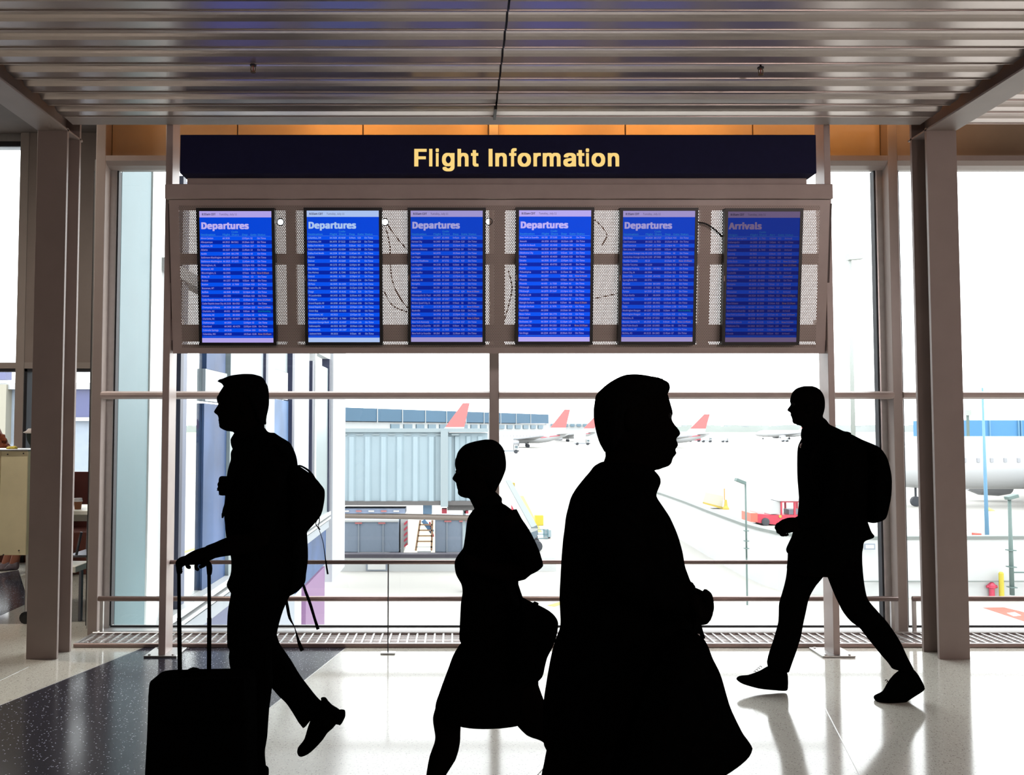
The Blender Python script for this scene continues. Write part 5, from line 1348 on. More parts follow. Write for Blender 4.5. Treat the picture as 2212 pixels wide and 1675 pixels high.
MB().tube([(g.x - .1, g.y, Z(1080, g.y)), (g.x - .1, g.y, Z(1056, g.y))], .05, 6).build('mast', mat('orange_mast', (.5, .25, .08), .6), t)

# --- curving concrete barrier wall with a grey coping
wtop = -2.76
wp = [H(x, y, wtop) for (x, y) in ((1395, 1061), (1430, 1070), (1480, 1088), (1530, 1108), (1570, 1123), (1605, 1136), (1640, 1146), (1680, 1155), (1720, 1160), (1780, 1162))]
wp += [Vector((X(1900, 34.2), 34.2, wtop)), Vector((X(2600, 34.6), 34.6, wtop))]
wl = thing('barrier_wall', 'white concrete barrier wall with grey coping curving across the apron', 'wall', (wp[6].x, wp[6].y, GZ))
wwhite = mat('wall_white_concrete', (.46, .47, .465), .8, noise=.03, scale=.6); cop = mat('wall_coping', (.16, .18, .17), .7)
for i in range(len(wp) - 1):
    a, b_ = wp[i], wp[i+1]; d = (b_ - a); d.z = 0; n = Vector((-d.y, d.x, 0)).normalized()*.3
    MB().quad8([a, b_, b_ + n, a + n], [p + Vector((0, 0, GZ - wtop)) for p in (a, b_, b_ + n, a + n)]).build('wall_panel', wwhite, wl)
    n2 = n*1.3; up = Vector((0, 0, .12))
    MB().quad8([a - n*.15, b_ - n*.15, b_ + n2, a + n2], [p + up for p in (a - n*.15, b_ - n*.15, b_ + n2, a + n2)]).build('coping', cop, wl)
xb0 = X(1895, 34.2)
MB().box(X(1790, 34), X(2600, 34), 34.10, 34.18, Z(1259, 34), Z(1257, 34)).build('service_pipe', cop, wl)
# sign plates on the wall
for (a, b_, c, d, lab) in ((1862, 1885, 1175, 1188, 'small framed plate on the barrier wall behind the bald man'),):
    yw = 34.0
    t = thing('wall_plate', lab, 'plate', P((a+b_)/2, d, yw)); MB().box(X(a, yw), X(b_, yw), yw, yw + .05, Z(d, yw), Z(c, yw)).build('frame', vgrey, t)
    MB().box(X(a, yw) + .05, X(b_, yw) - .05, yw - .01, yw, Z(d, yw) + .05, Z(c, yw) - .05).build('face', whp, t)
# lamp poles
def lamp_pole(px, pyb, pyt, Y, head, label, r0, r1, m, cat='lamp post', base=None):
    t = thing('street_lamp', label, cat, (X(px, Y), Y, base if base is not None else Z(pyb, Y)))
    z0 = Z(pyb, Y); z1 = Z(pyt, Y); x = X(px, Y)
    MB().tube([(x, Y, z0), (x, Y, z1)], [r0, r1], 10).build('pole', m, t, smooth=True)
    (hx0, hy0, hx1, hy1, th) = head
    a, b_ = P(hx0, hy0, Y), P(hx1, hy1, Y)
    MB().beam(a, b_, .35*Y/40, th*Y/F).build('lamp_head', m, t, bevel=.01)
    return t, x
pole_g = mat('galvanised_pole', (.10, .15, .14), .6); pole_pale = mat('pale_pole', (.33, .36, .34), .6); pole_blue = mat('blue_pole', (.12, .27, .42), .6)
t, x = lamp_pole(1608.5, 1206, 1041, 34.9 - 2, (1589, 1036, 1609, 1044, 7), 'grey lamp post beyond the handrail, left of the red tractor', 2.0*33/F, 2.0*33/F, pole_g)
for py in (1146, 1168, 1184): MB().box(x - .08, x + .08, 32.82, 32.98, Z(py + 2, 32.9), Z(py, 32.9)).build('pole_clamp', pole_g, t)
MB().tube([(x, 32.9, Z(1206, 32.9)), (x, 32.9, GZ)], .035, 8).build('lower_pole', pole_g, t)
Yq = GR(1843, 975).y
lamp_pole(1843, 975, 556, Yq, (1830, 556, 1862, 553, 14), 'very tall pale floodlight mast right of the information board', 5*Yq/F, 3.6*Yq/F, pole_pale)
t, x = lamp_pole(2176, 1286, 1078, 33.2, (2174, 1077, 2196, 1071, 7), 'grey lamp post beside the yellow bollard at the far right', .085, .06, pole_g)
for py in (1188, 1224, 1268): MB().box(x - .12, x + .12, 33.05, 33.35, Z(py + 2, 33.2), Z(py, 33.2)).build('pole_clamp', pole_g, t)
MB().tube([(x, 33.2, Z(1237, 33.2)), (X(2203, 33.2), 33.2, Z(1237, 33.2)), (X(2207, 33.2), 33.2, Z(1240, 33.2)), (X(2207, 33.2), 33.2, Z(1256, 33.2))], .03, 6).build('side_pipe', pole_g, t)
t = thing('flag_pole', 'tall light blue pole rising in front of the blue hangar at the right', 'pole', (X(2128, 50), 50, GZ))
MB().tube([P(2133, 1180, 50), P(2122, 838, 50)], [.12, .05], 10).build('pole', pole_blue, t, smooth=True)
# hydrant, bollard, orange box
hyd = mat('hydrant_red', (.48, .035, .08), .5)
g = GR(2143, 1293); k = g.y / F
t = thing('fire_hydrant', 'short red fire hydrant at the foot of the barrier wall', 'hydrant', g)
hz_ = Z(1258, g.y) - GZ
MB().lathe(g, [(7*k, 0), (7*k, .04), (5.5*k, .06), (5.5*k, hz_*.6), (8*k, hz_*.64), (8*k, hz_*.82), (5*k, hz_*.92), (2.5*k, hz_)], 14).build('barrel', hyd, t, smooth=False)
MB().lathe(g + Vector((0, 0, hz_*.72)), [(3.2*k, -11*k), (3.2*k, 11*k)], 10, 'x').build('outlet', hyd, t)
g = GR(2164, 1294)
t = thing('bollard', 'yellow bollard between the hydrant and the lamp post', 'bollard', g)
MB().lathe(g, [(5*k, 0), (5*k, Z(1236, g.y) - GZ - .05), (3*k, Z(1236, g.y) - GZ)], 14).build('post', mat('bollard_yellow', (.48, .40, .03), .5), t, smooth=False)
g = GR(2115, 1158)
tag(MB().box(g.x - 6*g.y/F, g.x + 6*g.y/F, g.y, g.y + .5, GZ + .0, Z(1153, g.y)).build('chock', mat('chock_red', (.48, .06, .04), .6), None, bevel=.02, loc=g), 'small red wheel chock on the apron at the far right', 'wheel chock')
# blue hangar
Yb_ = 170
t = thing('hangar', 'bright blue hangar roof at the far right edge', 'building', (X(2170, Yb_), Yb_, GZ))
hb_ = mat('hangar_blue', (.05, .20, .40), .6)
MB().box(X(2089, Yb_), X(2330, Yb_), Yb_, Yb_ + 20, Z(947, Yb_), Z(908, Yb_)).build('fascia', hb_, t)
MB().box(X(2089, Yb_), X(2330, Yb_), Yb_ + 1, Yb_ + 20, GZ, Z(947, Yb_)).build('wall', vwhite, t)
for px in (2136, 2198, 2204): MB().box(X(px, Yb_), X(px + 2, Yb_), Yb_ - .3, Yb_, Z(947, Yb_), Z(908, Yb_)).build('rib', pole_blue, t)
t = thing('floodlight', 'small white floodlight cluster left of the blue hangar', 'lamp', P(2091, 905, 165))
MB().tube([(X(2091, 165), 165, GZ), (X(2091, 165), 165, Z(890, 165))], .3, 6).build('pole', pole_g, t)
MB().box(X(2086, 165), X(2096, 165), 164.5, 165.5, Z(898, 165), Z(886, 165)).build('head', pole_pale, t)
# hose on the nose of the large airliner
mb = MB(); pts = []
for i in range(13):
    a = i/12; pts.append(P(2130 + 78*a, 1100 + 22*math.sin(PI*min(1, a*.62)) , 70))
mb.tube(pts, .22, 8)
tag(mb.build('air_hose', mat('yellow_hose', (.42, .36, .14), .7), None, smooth=True, loc=pts[6]), 'thick yellow air hose sagging beneath the large airliner', 'hose')

# --- jet bridge
Yj = 35.0
jb = thing('jet_bridge', 'pale blue corrugated jet bridge seen through the left window', 'jet bridge', (X(900, Yj), Yj, GZ))
jm = mat('jet_bridge_panel', (.27, .345, .385), .6, noise=.03, scale=.8); jm2 = mat('jet_bridge_frame', (.24, .29, .31), .6); jd = mat('jet_bridge_under', (.09, .085, .085), .7)
def jx(px): return X(px, Yj)
def jz(py): return Z(py, Yj)
zt_, zb2 = jz(934), jz(1084)
MB().box(jx(600), jx(953), Yj + .12, Yj + 3, zb2, zt_ + .02).build('tunnel', jm, jb)
MB().box(jx(600), jx(1054), Yj - .02, Yj + 3.05, zt_, jz(926)).build('roof_edge', jm2, jb)
MB().box(jx(600), jx(1030), Yj - .02, Yj + 3.05, jz(1092), jz(1083)).build('floor_beam', jd, jb)
rp = 35.0
rib = None
for k in range(8):
    px = 716 + k*34.5
    a, b_ = jx(px), jx(px + 18)
    o = MB().prism([(a, Yj + .12, zb2), (a + .08, Yj, zb2), (b_ - .08, Yj, zb2), (b_, Yj + .12, zb2)], (0, 0, jz(944) - zb2)).build('wall_rib', jm, jb)
    MB().box(jx(px + 18), jx(px + 34), Yj + .06, Yj + .1, jz(941), jz(938)).build('rib_gap_strip', jm2, jb)  # thin frame-coloured strip between two wall ribs
MB().box(jx(952), jx(968), Yj - .12, Yj + 3.1, jz(1095), jz(930)).build('telescoping_collar', jm2, jb)
MB().box(jx(966), jx(1054), Yj + .25, Yj + 2.8, jz(1090), jz(936)).build('inner_tunnel', jm, jb)
for k in range(3):
    px = 980 + k*25
    MB().prism([(jx(px), Yj + .25, jz(1090)), (jx(px) + .06, Yj + .16, jz(1090)), (jx(px + 14) - .06, Yj + .16, jz(1090)), (jx(px + 14), Yj + .25, jz(1090))], (0, 0, jz(943) - jz(1090))).build('wall_rib', jm, jb)
MB().box(jx(966), jx(1028), Yj + .2, Yj + 2.8, jz(1104), jz(1089)).build('lower_beam', jd, jb)
for px in (1000, 1020): MB().box(jx(px), jx(px + 6), Yj + .4, Yj + .8, GZ, jz(1092)).build('support_leg', jm2, jb)
MB().tube([(jx(715), Yj + .3, jz(1088)), (jx(740), Yj + .3, jz(1116)), (jx(880), Yj + .3, jz(1118)), (jx(1015), Yj + .3, jz(1121))], .11, 8).build('service_duct', mat('duct_brown', (.16, .13, .11), .6), jb)
MB().box(jx(740), jx(875), Yj + .2, Yj + 1.2, jz(1111), jz(1100)).build('underside_tray', mat('tray_blue', (.20, .25, .36), .6), jb)
for k in range(5): MB().box(jx(742 + k*27), jx(754 + k*27), Yj + .12, Yj + .2, jz(1107), jz(1104)).build('tray_light', mat('tray_red', (.4, .15, .15), .6) if k % 2 else whp, jb)
MB().box(jx(913), jx(932), Yj + .5, Yj + 1.2, jz(1114), jz(1092)).build('drive_drum', mat('drum_blue', (.14, .25, .38), .5), jb)
MB().box(jx(954), jx(965), Yj + .4, Yj + .9, jz(1112), jz(1102)).build('red_box', vred, jb)
MB().box(jx(1003), jx(1012), Yj + .4, Yj + .9, jz(1112), jz(1106)).build('red_box', vred, jb)
# grey containers, ladder, base beneath
Yk = 42.0
def kx(px): return X(px, Yk)
def kz(py): return Z(py, Yk)
for (a, b_, c, d, lab) in ((737, 862, 1124, 1194, 'large grey trailer box under the left part of the jet bridge'), (940, 1020, 1120, 1194, 'grey trailer box under the right part of the jet bridge')):
    t = thing('trailer', lab, 'trailer', (kx((a+b_)/2), Yk, GZ))
    MB().box(kx(a), kx(b_), Yk, Yk + 2.5, kz(d), kz(c)).build('box', mat('trailer_grey', (.17, .21, .27), .6, noise=.03), t, bevel=.03)
    MB().box(kx(a), kx(b_), Yk - .05, Yk, kz(c + 4), kz(c)).build('top_rail', vwhite, t)
    for q in (.3, .72): MB().box(kx(a + (b_-a)*q), kx(a + (b_-a)*q + 3), Yk - .04, Yk, kz(d), kz(c + 6)).build('post', vgrey, t)
    for q in (.25, .65): MB().box(kx(a + (b_-a)*q), kx(a + (b_-a)*q + 15), Yk - .06, Yk - .02, kz(c + 8), kz(c + 5)).build('reflector', mat('reflector_red', (.4, .12, .12), .5), t)
    wheels(t, kx(a + 12), kx(b_ - 12), Yk, (kz(d) - GZ)/2 if kz(d) > GZ + .2 else .3, 2.0)
t = thing('service_van', 'pale service van parked right of the left grey trailer', 'van', (kx(878), Yk, GZ))
MB().box(kx(865), kx(872), Yk + .3, Yk + 2, kz(1196), kz(1120)).build('body', vwhite, t)
for k in range(5): MB().prism([(kx(873), Yk + .2, kz(1132 + k*12)), (kx(880), Yk + .2, kz(1126 + k*12)), (kx(880), Yk + .2, kz(1131 + k*12)), (kx(873), Yk + .2, kz(1137 + k*12))], (0, .1, 0)).build('hazard_stripe', vred, t)
MB().box(kx(872), kx(881), Yk + .3, Yk + .6, kz(1180), kz(1115)).build('hazard_panel', vwhite, t)
t = thing('step_ladder', 'orange step ladder standing under the jet bridge', 'ladder', (kx(918), Yk, GZ))
lm = mat('ladder_metal', (.25, .14, .08), .6)
for (xa, xb) in ((908, 898), (934, 932)): MB().beam(P(xa, 1124, Yk - .3), P(xb, 1190, Yk - .3), .09, .09).build('rail', lm, t)
for k in range(5): MB().beam(P(906 - k*1.6, 1134 + k*12, Yk - .3), P(934, 1134 + k*12, Yk - .3), .09, .06).build('step', whp if k == 4 else lm, t)
MB().box(kx(903), kx(932), Yk - .6, Yk, kz(1192), kz(1187)).build('foot_tray', vwhite, t)
MB().beam(P(914, 1124, Yk - .1), P(934, 1150, Yk - .1), .3, .2).build('hose_reel', mat('reel_blue', (.08, .18, .32), .5), t)
MB().beam(P(928, 1128, Yk - .2), P(936, 1160, Yk - .2), .08, .08).build('brace', vred, t)
paint('yellow_patch', [GR(870, 1196), GR(950, 1196), GR(945, 1130), GR(880, 1130)], mat('pale_yellow_floor', (.45, .42, .25), .8))  # flat pale yellow patch painted on the apron
Yn = 40.5
tag(MB().box(X(735, Yn), X(1060, Yn), Yn, Yn + .6, Z(1206, Yn), Z(1198, Yn)).build('kerb_rail', mat('kerb_dark', (.05, .045, .06), .7), None, loc=(X(900, Yn), Yn, Z(1206, Yn))), 'dark low rail along the foot of the trailers', 'rail')
MBk = MB().box(X(735, Yn), X(1200, Yn), Yn + .05, Yn + .5, GZ, Z(1206, Yn)).build('kerb_wall', wwhite, None, loc=(X(900, Yn), Yn, GZ)); tag(MBk, 'low white wall below the trailers', 'wall')
yw = 40.48
t = thing('wall_plate', 'small framed plate hanging just under the handrail near the thin rod', 'plate', P(815, 1232, yw))
MB().box(X(792, yw), X(838, yw), yw, yw + .06, Z(1234, yw), Z(1217, yw)).build('frame', vgrey, t)
MB().box(X(796, yw), X(834, yw), yw - .02, yw, Z(1231, yw), Z(1217, yw)).build('face', whp, t)
# conveyor (belt loader) right of the woman's head
t = thing('belt_loader', 'white belt loader with grey belt beside a yellow line, right of the woman', 'belt loader', GR(1135, 1170))
a0, a1 = GR(1104, 1130), GR(1160, 1178)
p0, p1 = P(1094, 1046, 60), P(1150, 1150, 47)
MB().beam(p0, p1, .55, .4).build('boom', vwhite, t)
MB().beam(p0 + Vector((.12, 0, .22)), p1 + Vector((.12, 0, .22)), .35, .1).build('belt', mat('belt_grey', (.16, .19, .19), .7), t)
MB().quad8([P(1128, 1150, 47), P(1160, 1135, 47), P(1163, 1155, 47), P(1142, 1180, 47)], [P(1128, 1150, 48.5), P(1160, 1135, 48.5), P(1163, 1155, 48.5), P(1142, 1180, 48.5)]).build('chassis', mat('loader_grey', (.12, .16, .19), .6), t)
MB().box(X(1090, 60), X(1112, 60), 60, 61, Z(1052, 60), Z(1044, 60)).build('head_guard', yel, t)
MB().box(X(1096, 59), X(1102, 59), 59, 59.4, Z(1064, 59), Z(1056, 59)).build('lamp', yel, t)
MB().box(X(1104, 58), X(1110, 58), 57.8, 58.2, Z(1102, 58), Z(1080, 58)).build('red_strut', vred, t)
wheels(t, X(1140, 47), X(1158, 47), 46.9, .3)
g = GR(1165, 1136)
t = thing('marker_box', 'bright yellow box at the end of the yellow line', 'box', g)
MB().box(g.x - 9*g.y/F, g.x + 9*g.y/F, g.y, g.y + .6, GZ, Z(1114, g.y)).build('body', mat('box_yellow', (.5, .42, .04), .6), t, bevel=.02)
g = GR(1168, 1165)
t = thing('wire_cart', 'teal framed cart right under the yellow box', 'cart', g)
tm = mat('cart_teal', (.10, .22, .26), .6)
for px in (1157, 1173, 1182): MB().box(X(px, g.y), X(px + 1.6, g.y), g.y, g.y + .05, GZ + .1, Z(1144, g.y)).build('upright', tm, t)
for py in (1144, 1154, 1163): MB().box(X(1157, g.y), X(1183, g.y), g.y, g.y + .05, Z(py + 1.3, g.y), Z(py, g.y)).build('bar', tm, t)
MB().box(X(1174, g.y), X(1190, g.y), g.y + .1, g.y + .8, GZ + .1, Z(1146, g.y)).build('bin', mat('bin_pale', (.3, .37, .40), .6), t)
for px in (1159, 1186): MB().lathe((X(px, g.y), g.y + .3, GZ + .08), [(.08, -.04), (.08, .04)], 10, 'y').build('wheel', adark, t)

# --- the glazed wing running away on the left
wg = thing('wing_facade', 'white framed glazed wing of the terminal running away outside the left window', 'building', (XF, YF(500), GZ))
fw = mat('facade_white', (.46, .475, .48), .5); fp = mat('facade_pale_panel', (.36, .40, .44), .5, noise=.03); fb = mat('facade_blue_glass', (.045, .085, .19), .5, 0, .25, .35, 1.2); fdk = mat('facade_dark_frame', (.012, .016, .045), .4); fg = mat('facade_grey_glass', (.22, .27, .28), .3)
def seg(p0, p1, z0, z1, m, name, out=0.0, th=.08):
    return MB().box(XF - th, XF + out, YF(p0), YF(p1), z0, z1).build(name, m, wg)
ztop = 2.95
seg(340, 346, -.15, ztop, fw, 'frame_post', .02)
seg(378, 384, -.15, ztop + 1, fdk, 'mullion', .05); seg(384, 399, -.15, ztop + 1, mat('facade_frame_grey', (.10, .12, .19), .4), 'mullion', .02)
seg(441, 490, -.15, Z(870, 9), fb, 'blue_pane'); seg(441, 488, Z(868, 9.5), Z(800, 9.5), fp, 'pale_panel', .01); seg(445, 486, Z(799, 9.5), ztop, fb, 'blue_pane')
seg(490, 498, -.15, ztop, fg, 'frame_post', .04); seg(498, 540, -.15, ztop, fw, 'white_panel', .02); seg(541, 566, -.15, ztop, fp, 'pale_panel', .01)
seg(566, 571, Z(862, 11.6), ztop, fdk, 'mullion', .05); seg(572, 590, -.15, ztop, fw, 'white_panel', .02)
seg(591, 624, -.15, Z(862, 12.8), mat('facade_mid_blue_glass', (.09, .16, .30), .5, 0, .25, .3, 1.5), 'blue_pane'); seg(591, 620, Z(860, 12.8), Z(797, 12.8), fw, 'white_panel', .01); seg(591, 620, Z(796, 12.8), ztop, fg, 'grey_pane')
seg(623, 628, -.15, ztop, fdk, 'mullion', .06); seg(629, 664, -.15, ztop, mat('facade_lilac_panel', (.37, .385, .43), .5), 'pale_panel', .03)
seg(665, 669, -.15, ztop - .2, fdk, 'mullion', .08); seg(670, 673, -.15, ztop, fw, 'frame_post', .09); seg(674, 703, -.15, ztop - .2, fg, 'grey_pane', .05); seg(703, 706, -.15, ztop, fdk, 'mullion', .08)
seg(707, 735, -1.6, ztop + 3, mat('facade_column_white', (.385, .40, .43), .5), 'corner_column', .12)
seg(340, 735, ztop, ztop + .12, fw, 'top_rail', .06)
seg(498, 706, ztop + .12, ztop + 3, fw, 'upper_wall', .0)
seg(340, 706, -.22, -.15, fw, 'sill', .10); seg(340, 706, -.30, -.26, fw, 'sill_rail', .10); seg(340, 706, -.48, -.34, mat('sill_grey', (.3, .33, .36), .5), 'sill_band', .06)
seg(640, 706, -1.2, -.5, fb, 'lower_pane'); seg(664, 704, -2.9, -1.25, mat('magenta_panel', (.20, .10, .22), .5), 'lower_panel')
seg(342, 440, -5, -.5, mat('lower_pale_wall', (.27, .28, .29), .7, noise=.05), 'lower_wall'); seg(440, 500, -5, -.5, mat('lower_blue_pane', (.05, .07, .17), .3), 'lower_pane'); seg(500, 640, -5, -.5, mat('lower_grey_wall', (.30, .33, .37), .7), 'lower_wall')
for (a, b_) in ((346, 378), (399, 441)): MB().box(XF - .03, XF - .024, YF(a), YF(b_), -.15, ztop).build('pane', M['pane'], wg)
# parked white vehicle in the far left view
truck(322, 342, 942, 'pale distant vehicle seen through the far left of the window', vwhite, hgt=8, name='service_truck')
yb = GR(320, 1074)
line(322, 1066, 440, 1040, .25, cop, 'dark_line')

# outside seen from the seating bay
t = thing('annex_building', 'pale building with blue windows seen from the seating bay', 'building', (X(60, 22), 22, GZ))
MB().box(X(-900, 22), X(300, 22), 22, 24, GZ, Z(828, 22)).build('wall', mat('annex_pale_wall', (.30, .35, .42), .6, noise=.05), t)
MB().box(X(-900, 22), X(300, 22), 21.8, 22, Z(842, 22), Z(828, 22)).build('cornice', fw, t)
MB().box(X(150, 22), X(300, 22), 21.95, 22, Z(902, 22), Z(842, 22)).build('window', mat('annex_blue', (.07, .08, .20), .3), t)
MB().box(X(150, 22), X(300, 22), 21.85, 21.95, Z(910, 22), Z(902, 22)).build('string_course', fw, t)
MB().box(X(-100, 22), X(24, 22), 21.72, 22, Z(960, 22), Z(832, 22)).build('beige_panel', mat('annex_beige', (.33, .31, .25), .7), t)
MB().box(X(-100, 22), X(23, 22), 21.7, 22, Z(822, 22), Z(795, 22)).build('roof_unit', mat('roof_unit_blue', (.13, .14, .26), .6), t)

mat = _mat
# ================================================================= SEATING BAY (far left)
cream = mat('cream_metal', srgb(226, 216, 178), .45, .15, .5, .12, 2.5)
Yk1 = 6.9
cab = thing('service_cart', 'cream metal cart with rivets cut off by the left edge of the picture', 'cart', (X(20, Yk1), Yk1, 0))
pts = [P(-60, 982, Yk1), P(3, 976, Yk1), P(62, 974, Yk1), P(60, 1195, Yk1), P(3, 1206, Yk1), P(-60, 1214, Yk1)]
def fl_(p): return Vector((p.x, Yk1, p.z))
zt1c, zb1c = Z(975, Yk1), Z(1200, Yk1)
MB().box(X(3, Yk1), X(62, Yk1), Yk1, Yk1 + .5, zb1c, zt1c).build('side_panel', cream, cab, bevel=.004)
MB().box(X(-130, Yk1), X(2, Yk1), Yk1, Yk1 + .5, zb1c - .01, zt1c).build('door_panel', cream, cab, bevel=.004)
MB().box(X(-132, Yk1), X(63, Yk1), Yk1 - .01, Yk1 + .52, zt1c, zt1c + .012).build('top', M['aluminium'], cab)
for (px, py) in ((18, 982), (52, 980), (47, 1190), (14, 1199)):
    MB().lathe((X(px, Yk1), Yk1, Z(py, Yk1)), [(.005, -.004), (.006, 0)], 8, 'y').build('rivet', M['dark'], cab)
for px in (-110, 52):
    MB().tube([(X(px, Yk1), Yk1 + .1, zb1c), (X(px, Yk1), Yk1 + .1, .1)], .012, 8).build('leg', M['aluminium'], cab)
    MB().lathe((X(px, Yk1), Yk1 + .1, .05), [(.02, -.015), (.048, -.012), (.048, .012), (.02, .015)], 14, 'y').build('castor', M['black_plastic'], cab)
# steel table with a tube leg, coffee cup
tw = mat('white_table_edge', srgb(235, 232, 222), .5)
Yt1 = 7.35
tbm = thing('cafe_table', 'white topped steel table between the left column and mullion', 'table', (X(172, Yt1), Yt1, 0))
zt2 = Z(1104, Yt1)
MB().box(X(80, Yt1), X(196, Yt1), Yt1, Yt1 + .62, zt2 - .035, zt2).build('tabletop', tw, tbm, bevel=.004)
MB().box(X(86, Yt1), X(190, Yt1), Yt1 + .04, Yt1 + .58, zt2 - .09, zt2 - .035).build('apron', M['aluminium'], tbm)
for px in (86, 190):
    for yy in (.05, .55):
        MB().tube([(X(px, Yt1), Yt1 + yy, zt2 - .04), (X(px, Yt1), Yt1 + yy, 0)], .013, 8).build('leg', M['aluminium'], tbm, smooth=True)
Yq1 = Yt1 + .15
cup = thing('coffee_cup', 'paper coffee cup with a white lid on the white table', 'cup', (X(171.5, Yq1), Yq1, zt2))
cxx = X(171.5, Yq1); ck = Yq1 / F
MB().lathe((cxx, Yq1, zt2), [(6.6*ck, 0), (7.6*ck, .035), (8.6*ck, .066)], 20).build('cup_body', mat('cup_brown', srgb(150, 95, 65), .7), cup, smooth=False)
MB().lathe((cxx, Yq1, zt2 + .064), [(9.6*ck, 0), (9.8*ck, .006), (9*ck, .010), (8.4*ck, .028), (7.2*ck, .030), (7*ck, .026)], 20).build('lid', mat('cup_lid', srgb(225, 220, 225), .5), cup, smooth=False)
# slatted-metal chair beyond
Yc1 = 7.95
ch = thing('metal_chair', 'grey metal chair tucked behind the white table', 'chair', (X(175, Yc1), Yc1, 0))
cm = mat('chair_metal', srgb(120, 120, 130), .35, .7)
zs1 = Z(1200, Yc1)
MB().box(X(150, Yc1), X(212, Yc1), Yc1, Yc1 + .42, zs1 - .02, zs1).build('seat', cm, ch, bevel=.004)
for k in range(3):
    zz = Z(1125 + k*16, Yc1)
    MB().box(X(152, Yc1), X(210, Yc1), Yc1 + .40, Yc1 + .42, zz - .022, zz).build('back_slat', cm, ch)
for px in (153, 208):
    MB().tube([(X(px, Yc1), Yc1 + .02, zs1), (X(px, Yc1), Yc1 - .02, 0)], .011, 8).build('leg', cm, ch, smooth=True)
    MB().tube([(X(px, Yc1), Yc1 + .42, Z(1112, Yc1)), (X(px, Yc1), Yc1 + .40, zs1), (X(px, Yc1), Yc1 + .46, 0)], .011, 8).build('rear_leg', cm, ch, smooth=True)
MB().tube([P(176, 1150, Yc1 - .02), P(170, 1175, Yc1 - .02), P(165, 1200, Yc1 - .02)], .012, 8).build('arm', cm, ch, smooth=True)
# booth back
Yo1 = 9.7
bo = thing('booth_bench', 'dark reddish brown wooden booth back behind the chair', 'bench', (X(150, Yo1), Yo1, 0))
MB().box(X(95, Yo1), X(235, Yo1), Yo1 + .04, Yo1 + .12, 0, Z(1020, Yo1)).build('back_panel', mat('dark_brown_wood', srgb(74, 24, 18), .5, noise=.15, scale=8), bo)
MB().box(X(95, Yo1), X(235, Yo1), Yo1 - .36, Yo1 + .04, 0, .45).build('seat', mat('booth_seat', srgb(90, 45, 35), .6), bo, bevel=.01)
# second table in the foreground of the bay (white edge low down)
t = thing('bench_seat', 'low white edged bench under the white table', 'bench', (X(172, 7.2), 7.2, 0))
zl = Z(1216, 7.2)
MB().box(X(120, 7.2), X(192, 7.2), 7.0, 7.3, zl - .05, zl).build('seat', tw, t, bevel=.004)
for px in (124, 188): MB().box(X(px, 7.2), X(px + 5, 7.2), 7.1, 7.14, 0, zl - .05).build('leg', cm, t)
# people in the bay
Y = 9.5
pa = thing('person', 'seated person with curly auburn hair behind the cream cart at the left edge', 'person', (X(5, Y), Y, 0))
b = MB()
rows(b, [(912,-34,-14,.04),(922,-38,-8,.07),(937,-39,-4,.075),(950,-36,-6,.07),(962,-30,-10,.055),(972,-28,2,.06),(980,-36,22,.14),(1000,-44,30,.19),(1060,-42,30,.18),(1110,-40,34,.17)], Y)
limb(b, [(-10,1112,-.1,.08),(40,1120,-.15,.07),(52,1128,-.15,.06),(40,1185,-.2,.05),(28,1222,-.22,.04)], Y); limb(b, [(-10,1112,.1,.08),(30,1120,.15,.07),(38,1128,.15,.06),(24,1185,.12,.05),(10,1222,.1,.04)], Y)
limb(b, [(20,990,-.16,.045),(36,1015,-.2,.038),(28,990,-.24,.032),(18,978,-.24,.028),(28,972,-.24,.02)], Y)
skin(b, 'body', mat('seated_skin', srgb(150, 95, 75), .7), pa, .012, 1)
m = MB(); rows(m, [(970,-34,12,.09),(978,-40,25,.15),(1000,-46,33,.20),(1060,-45,33,.19),(1112,-42,36,.18)], Y)
skin(m, 'top', mat('purple_cloth', (.025, .015, .05), .9), pa, .012, 1)
h = MB()
rows(h, [(906,-34,-16,.05),(914,-41,-8,.085),(926,-44,-2,.10),(938,-44,4,.10),(948,-43,11,.10),(958,-42,18,.095),(966,-40,23,.09),(974,-36,25,.06)], Y)
for i in range(60):
    a = rn.uniform(0, 1); ball(h, -6 + 28*a + rn.uniform(-5, 2), 930 + 38*a + rn.uniform(-4, 5), rn.uniform(-.10, .10), .018, .018, .022, Y)
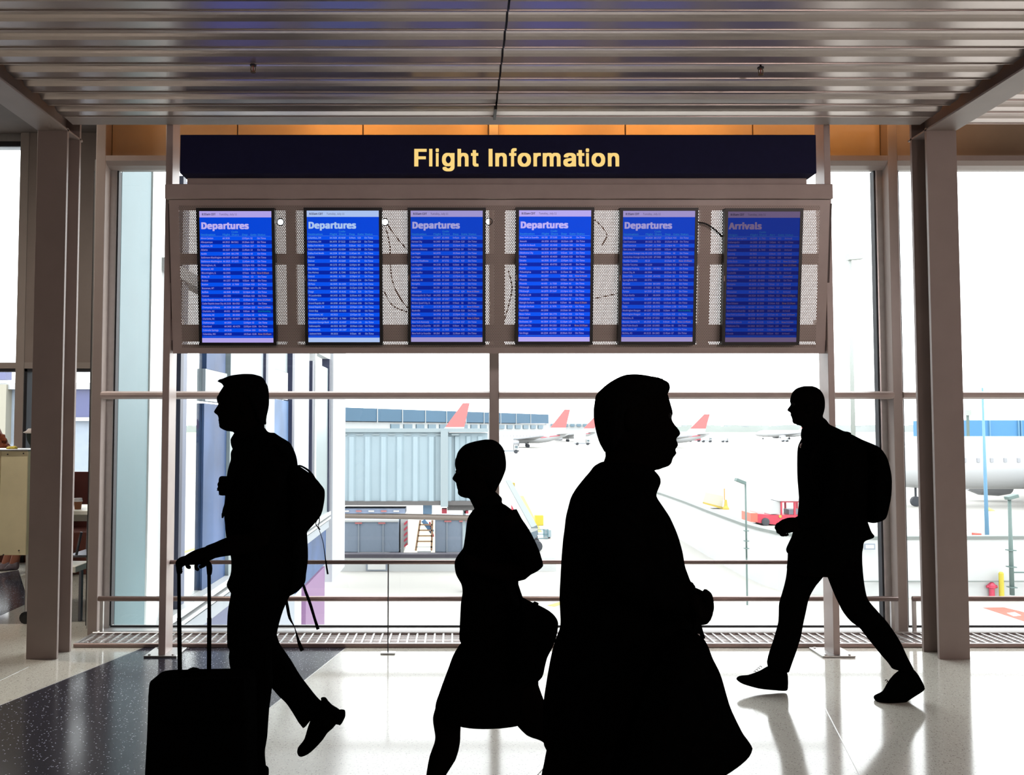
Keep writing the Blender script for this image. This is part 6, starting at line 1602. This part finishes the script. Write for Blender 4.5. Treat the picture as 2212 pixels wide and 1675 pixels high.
skin(h, 'hair', mat('auburn_hair', (.22, .05, .014), .7, noise=.5, scale=60), pa, .008, 1)
for yo, px, py in ((-.22, 26, 1226), (.1, 8, 1226)):
    zz = Z(1247, Y)
    m = MB(); loft(m, [(px+13, py-12, px+13, py+6, yo, .035), (px+4, py-14, px+4, py+7, yo, .042), (px-8, py-6, px-8, py+7, yo, .045), (px-15, py+2, px-15, py+7, yo, .03)], Y, p=2.4)
    skin(m, 'shoe', mat('grey_shoe', (.16, .13, .15), .8, noise=.3, scale=30), pa, .01, 1)
Y = 9.1
pb = thing('person', 'dark clothed person wearing a pale cap, mostly hidden by the left column', 'person', (X(75, Y), Y, 0))
b = MB()
rows(b, [(930,60,88,.05),(938,58,92,.07),(950,59,93,.07),(960,64,92,.06),(966,66,90,.05),(971,54,98,.12),(980,48,106,.18),(1000,46,108,.2),(1060,48,106,.19),(1110,50,104,.18)], Y)
limb(b, [(70,1112,-.1,.08),(110,1118,-.12,.07),(120,1126,-.12,.06),(114,1190,-.12,.05),(110,1235,-.12,.04)], Y); limb(b, [(70,1112,.1,.08),(105,1118,.12,.07),(112,1126,.12,.06),(106,1190,.12,.05),(102,1235,.12,.04)], Y)
skin(b, 'body', mat('dark_green_cloth', (.008, .014, .012), .9), pb, .012, 1)
m = MB(); rows(m, [(926,62,88,.05),(931,58,93,.075),(937,57,94,.08)], Y); loft(m, [(53,933,53,936,0,.04),(60,932,60,937,0,.06),(70,931,70,937,0,.06)], Y)
skin(m, 'cap', mat('pale_cap', srgb(200, 190, 185), .8), pb, .008, 1)
g = thing('food_wrap', 'crumpled yellow and purple wrapper on top of the cream cart', 'wrapper', (X(28, Yk1 + .2), Yk1 + .2, zt1c + .012))
m = MB(); k_ = F/(Yk1+.2)
ball(m, 22, 968.5, .2, .03, .03, .016, Yk1); ball(m, 30, 968.5, .22, .028, .03, .018, Yk1)
m.build('wrap', mat('wrapper_yellow', srgb(200, 180, 70), .6, noise=.5, scale=30), g, smooth=True)
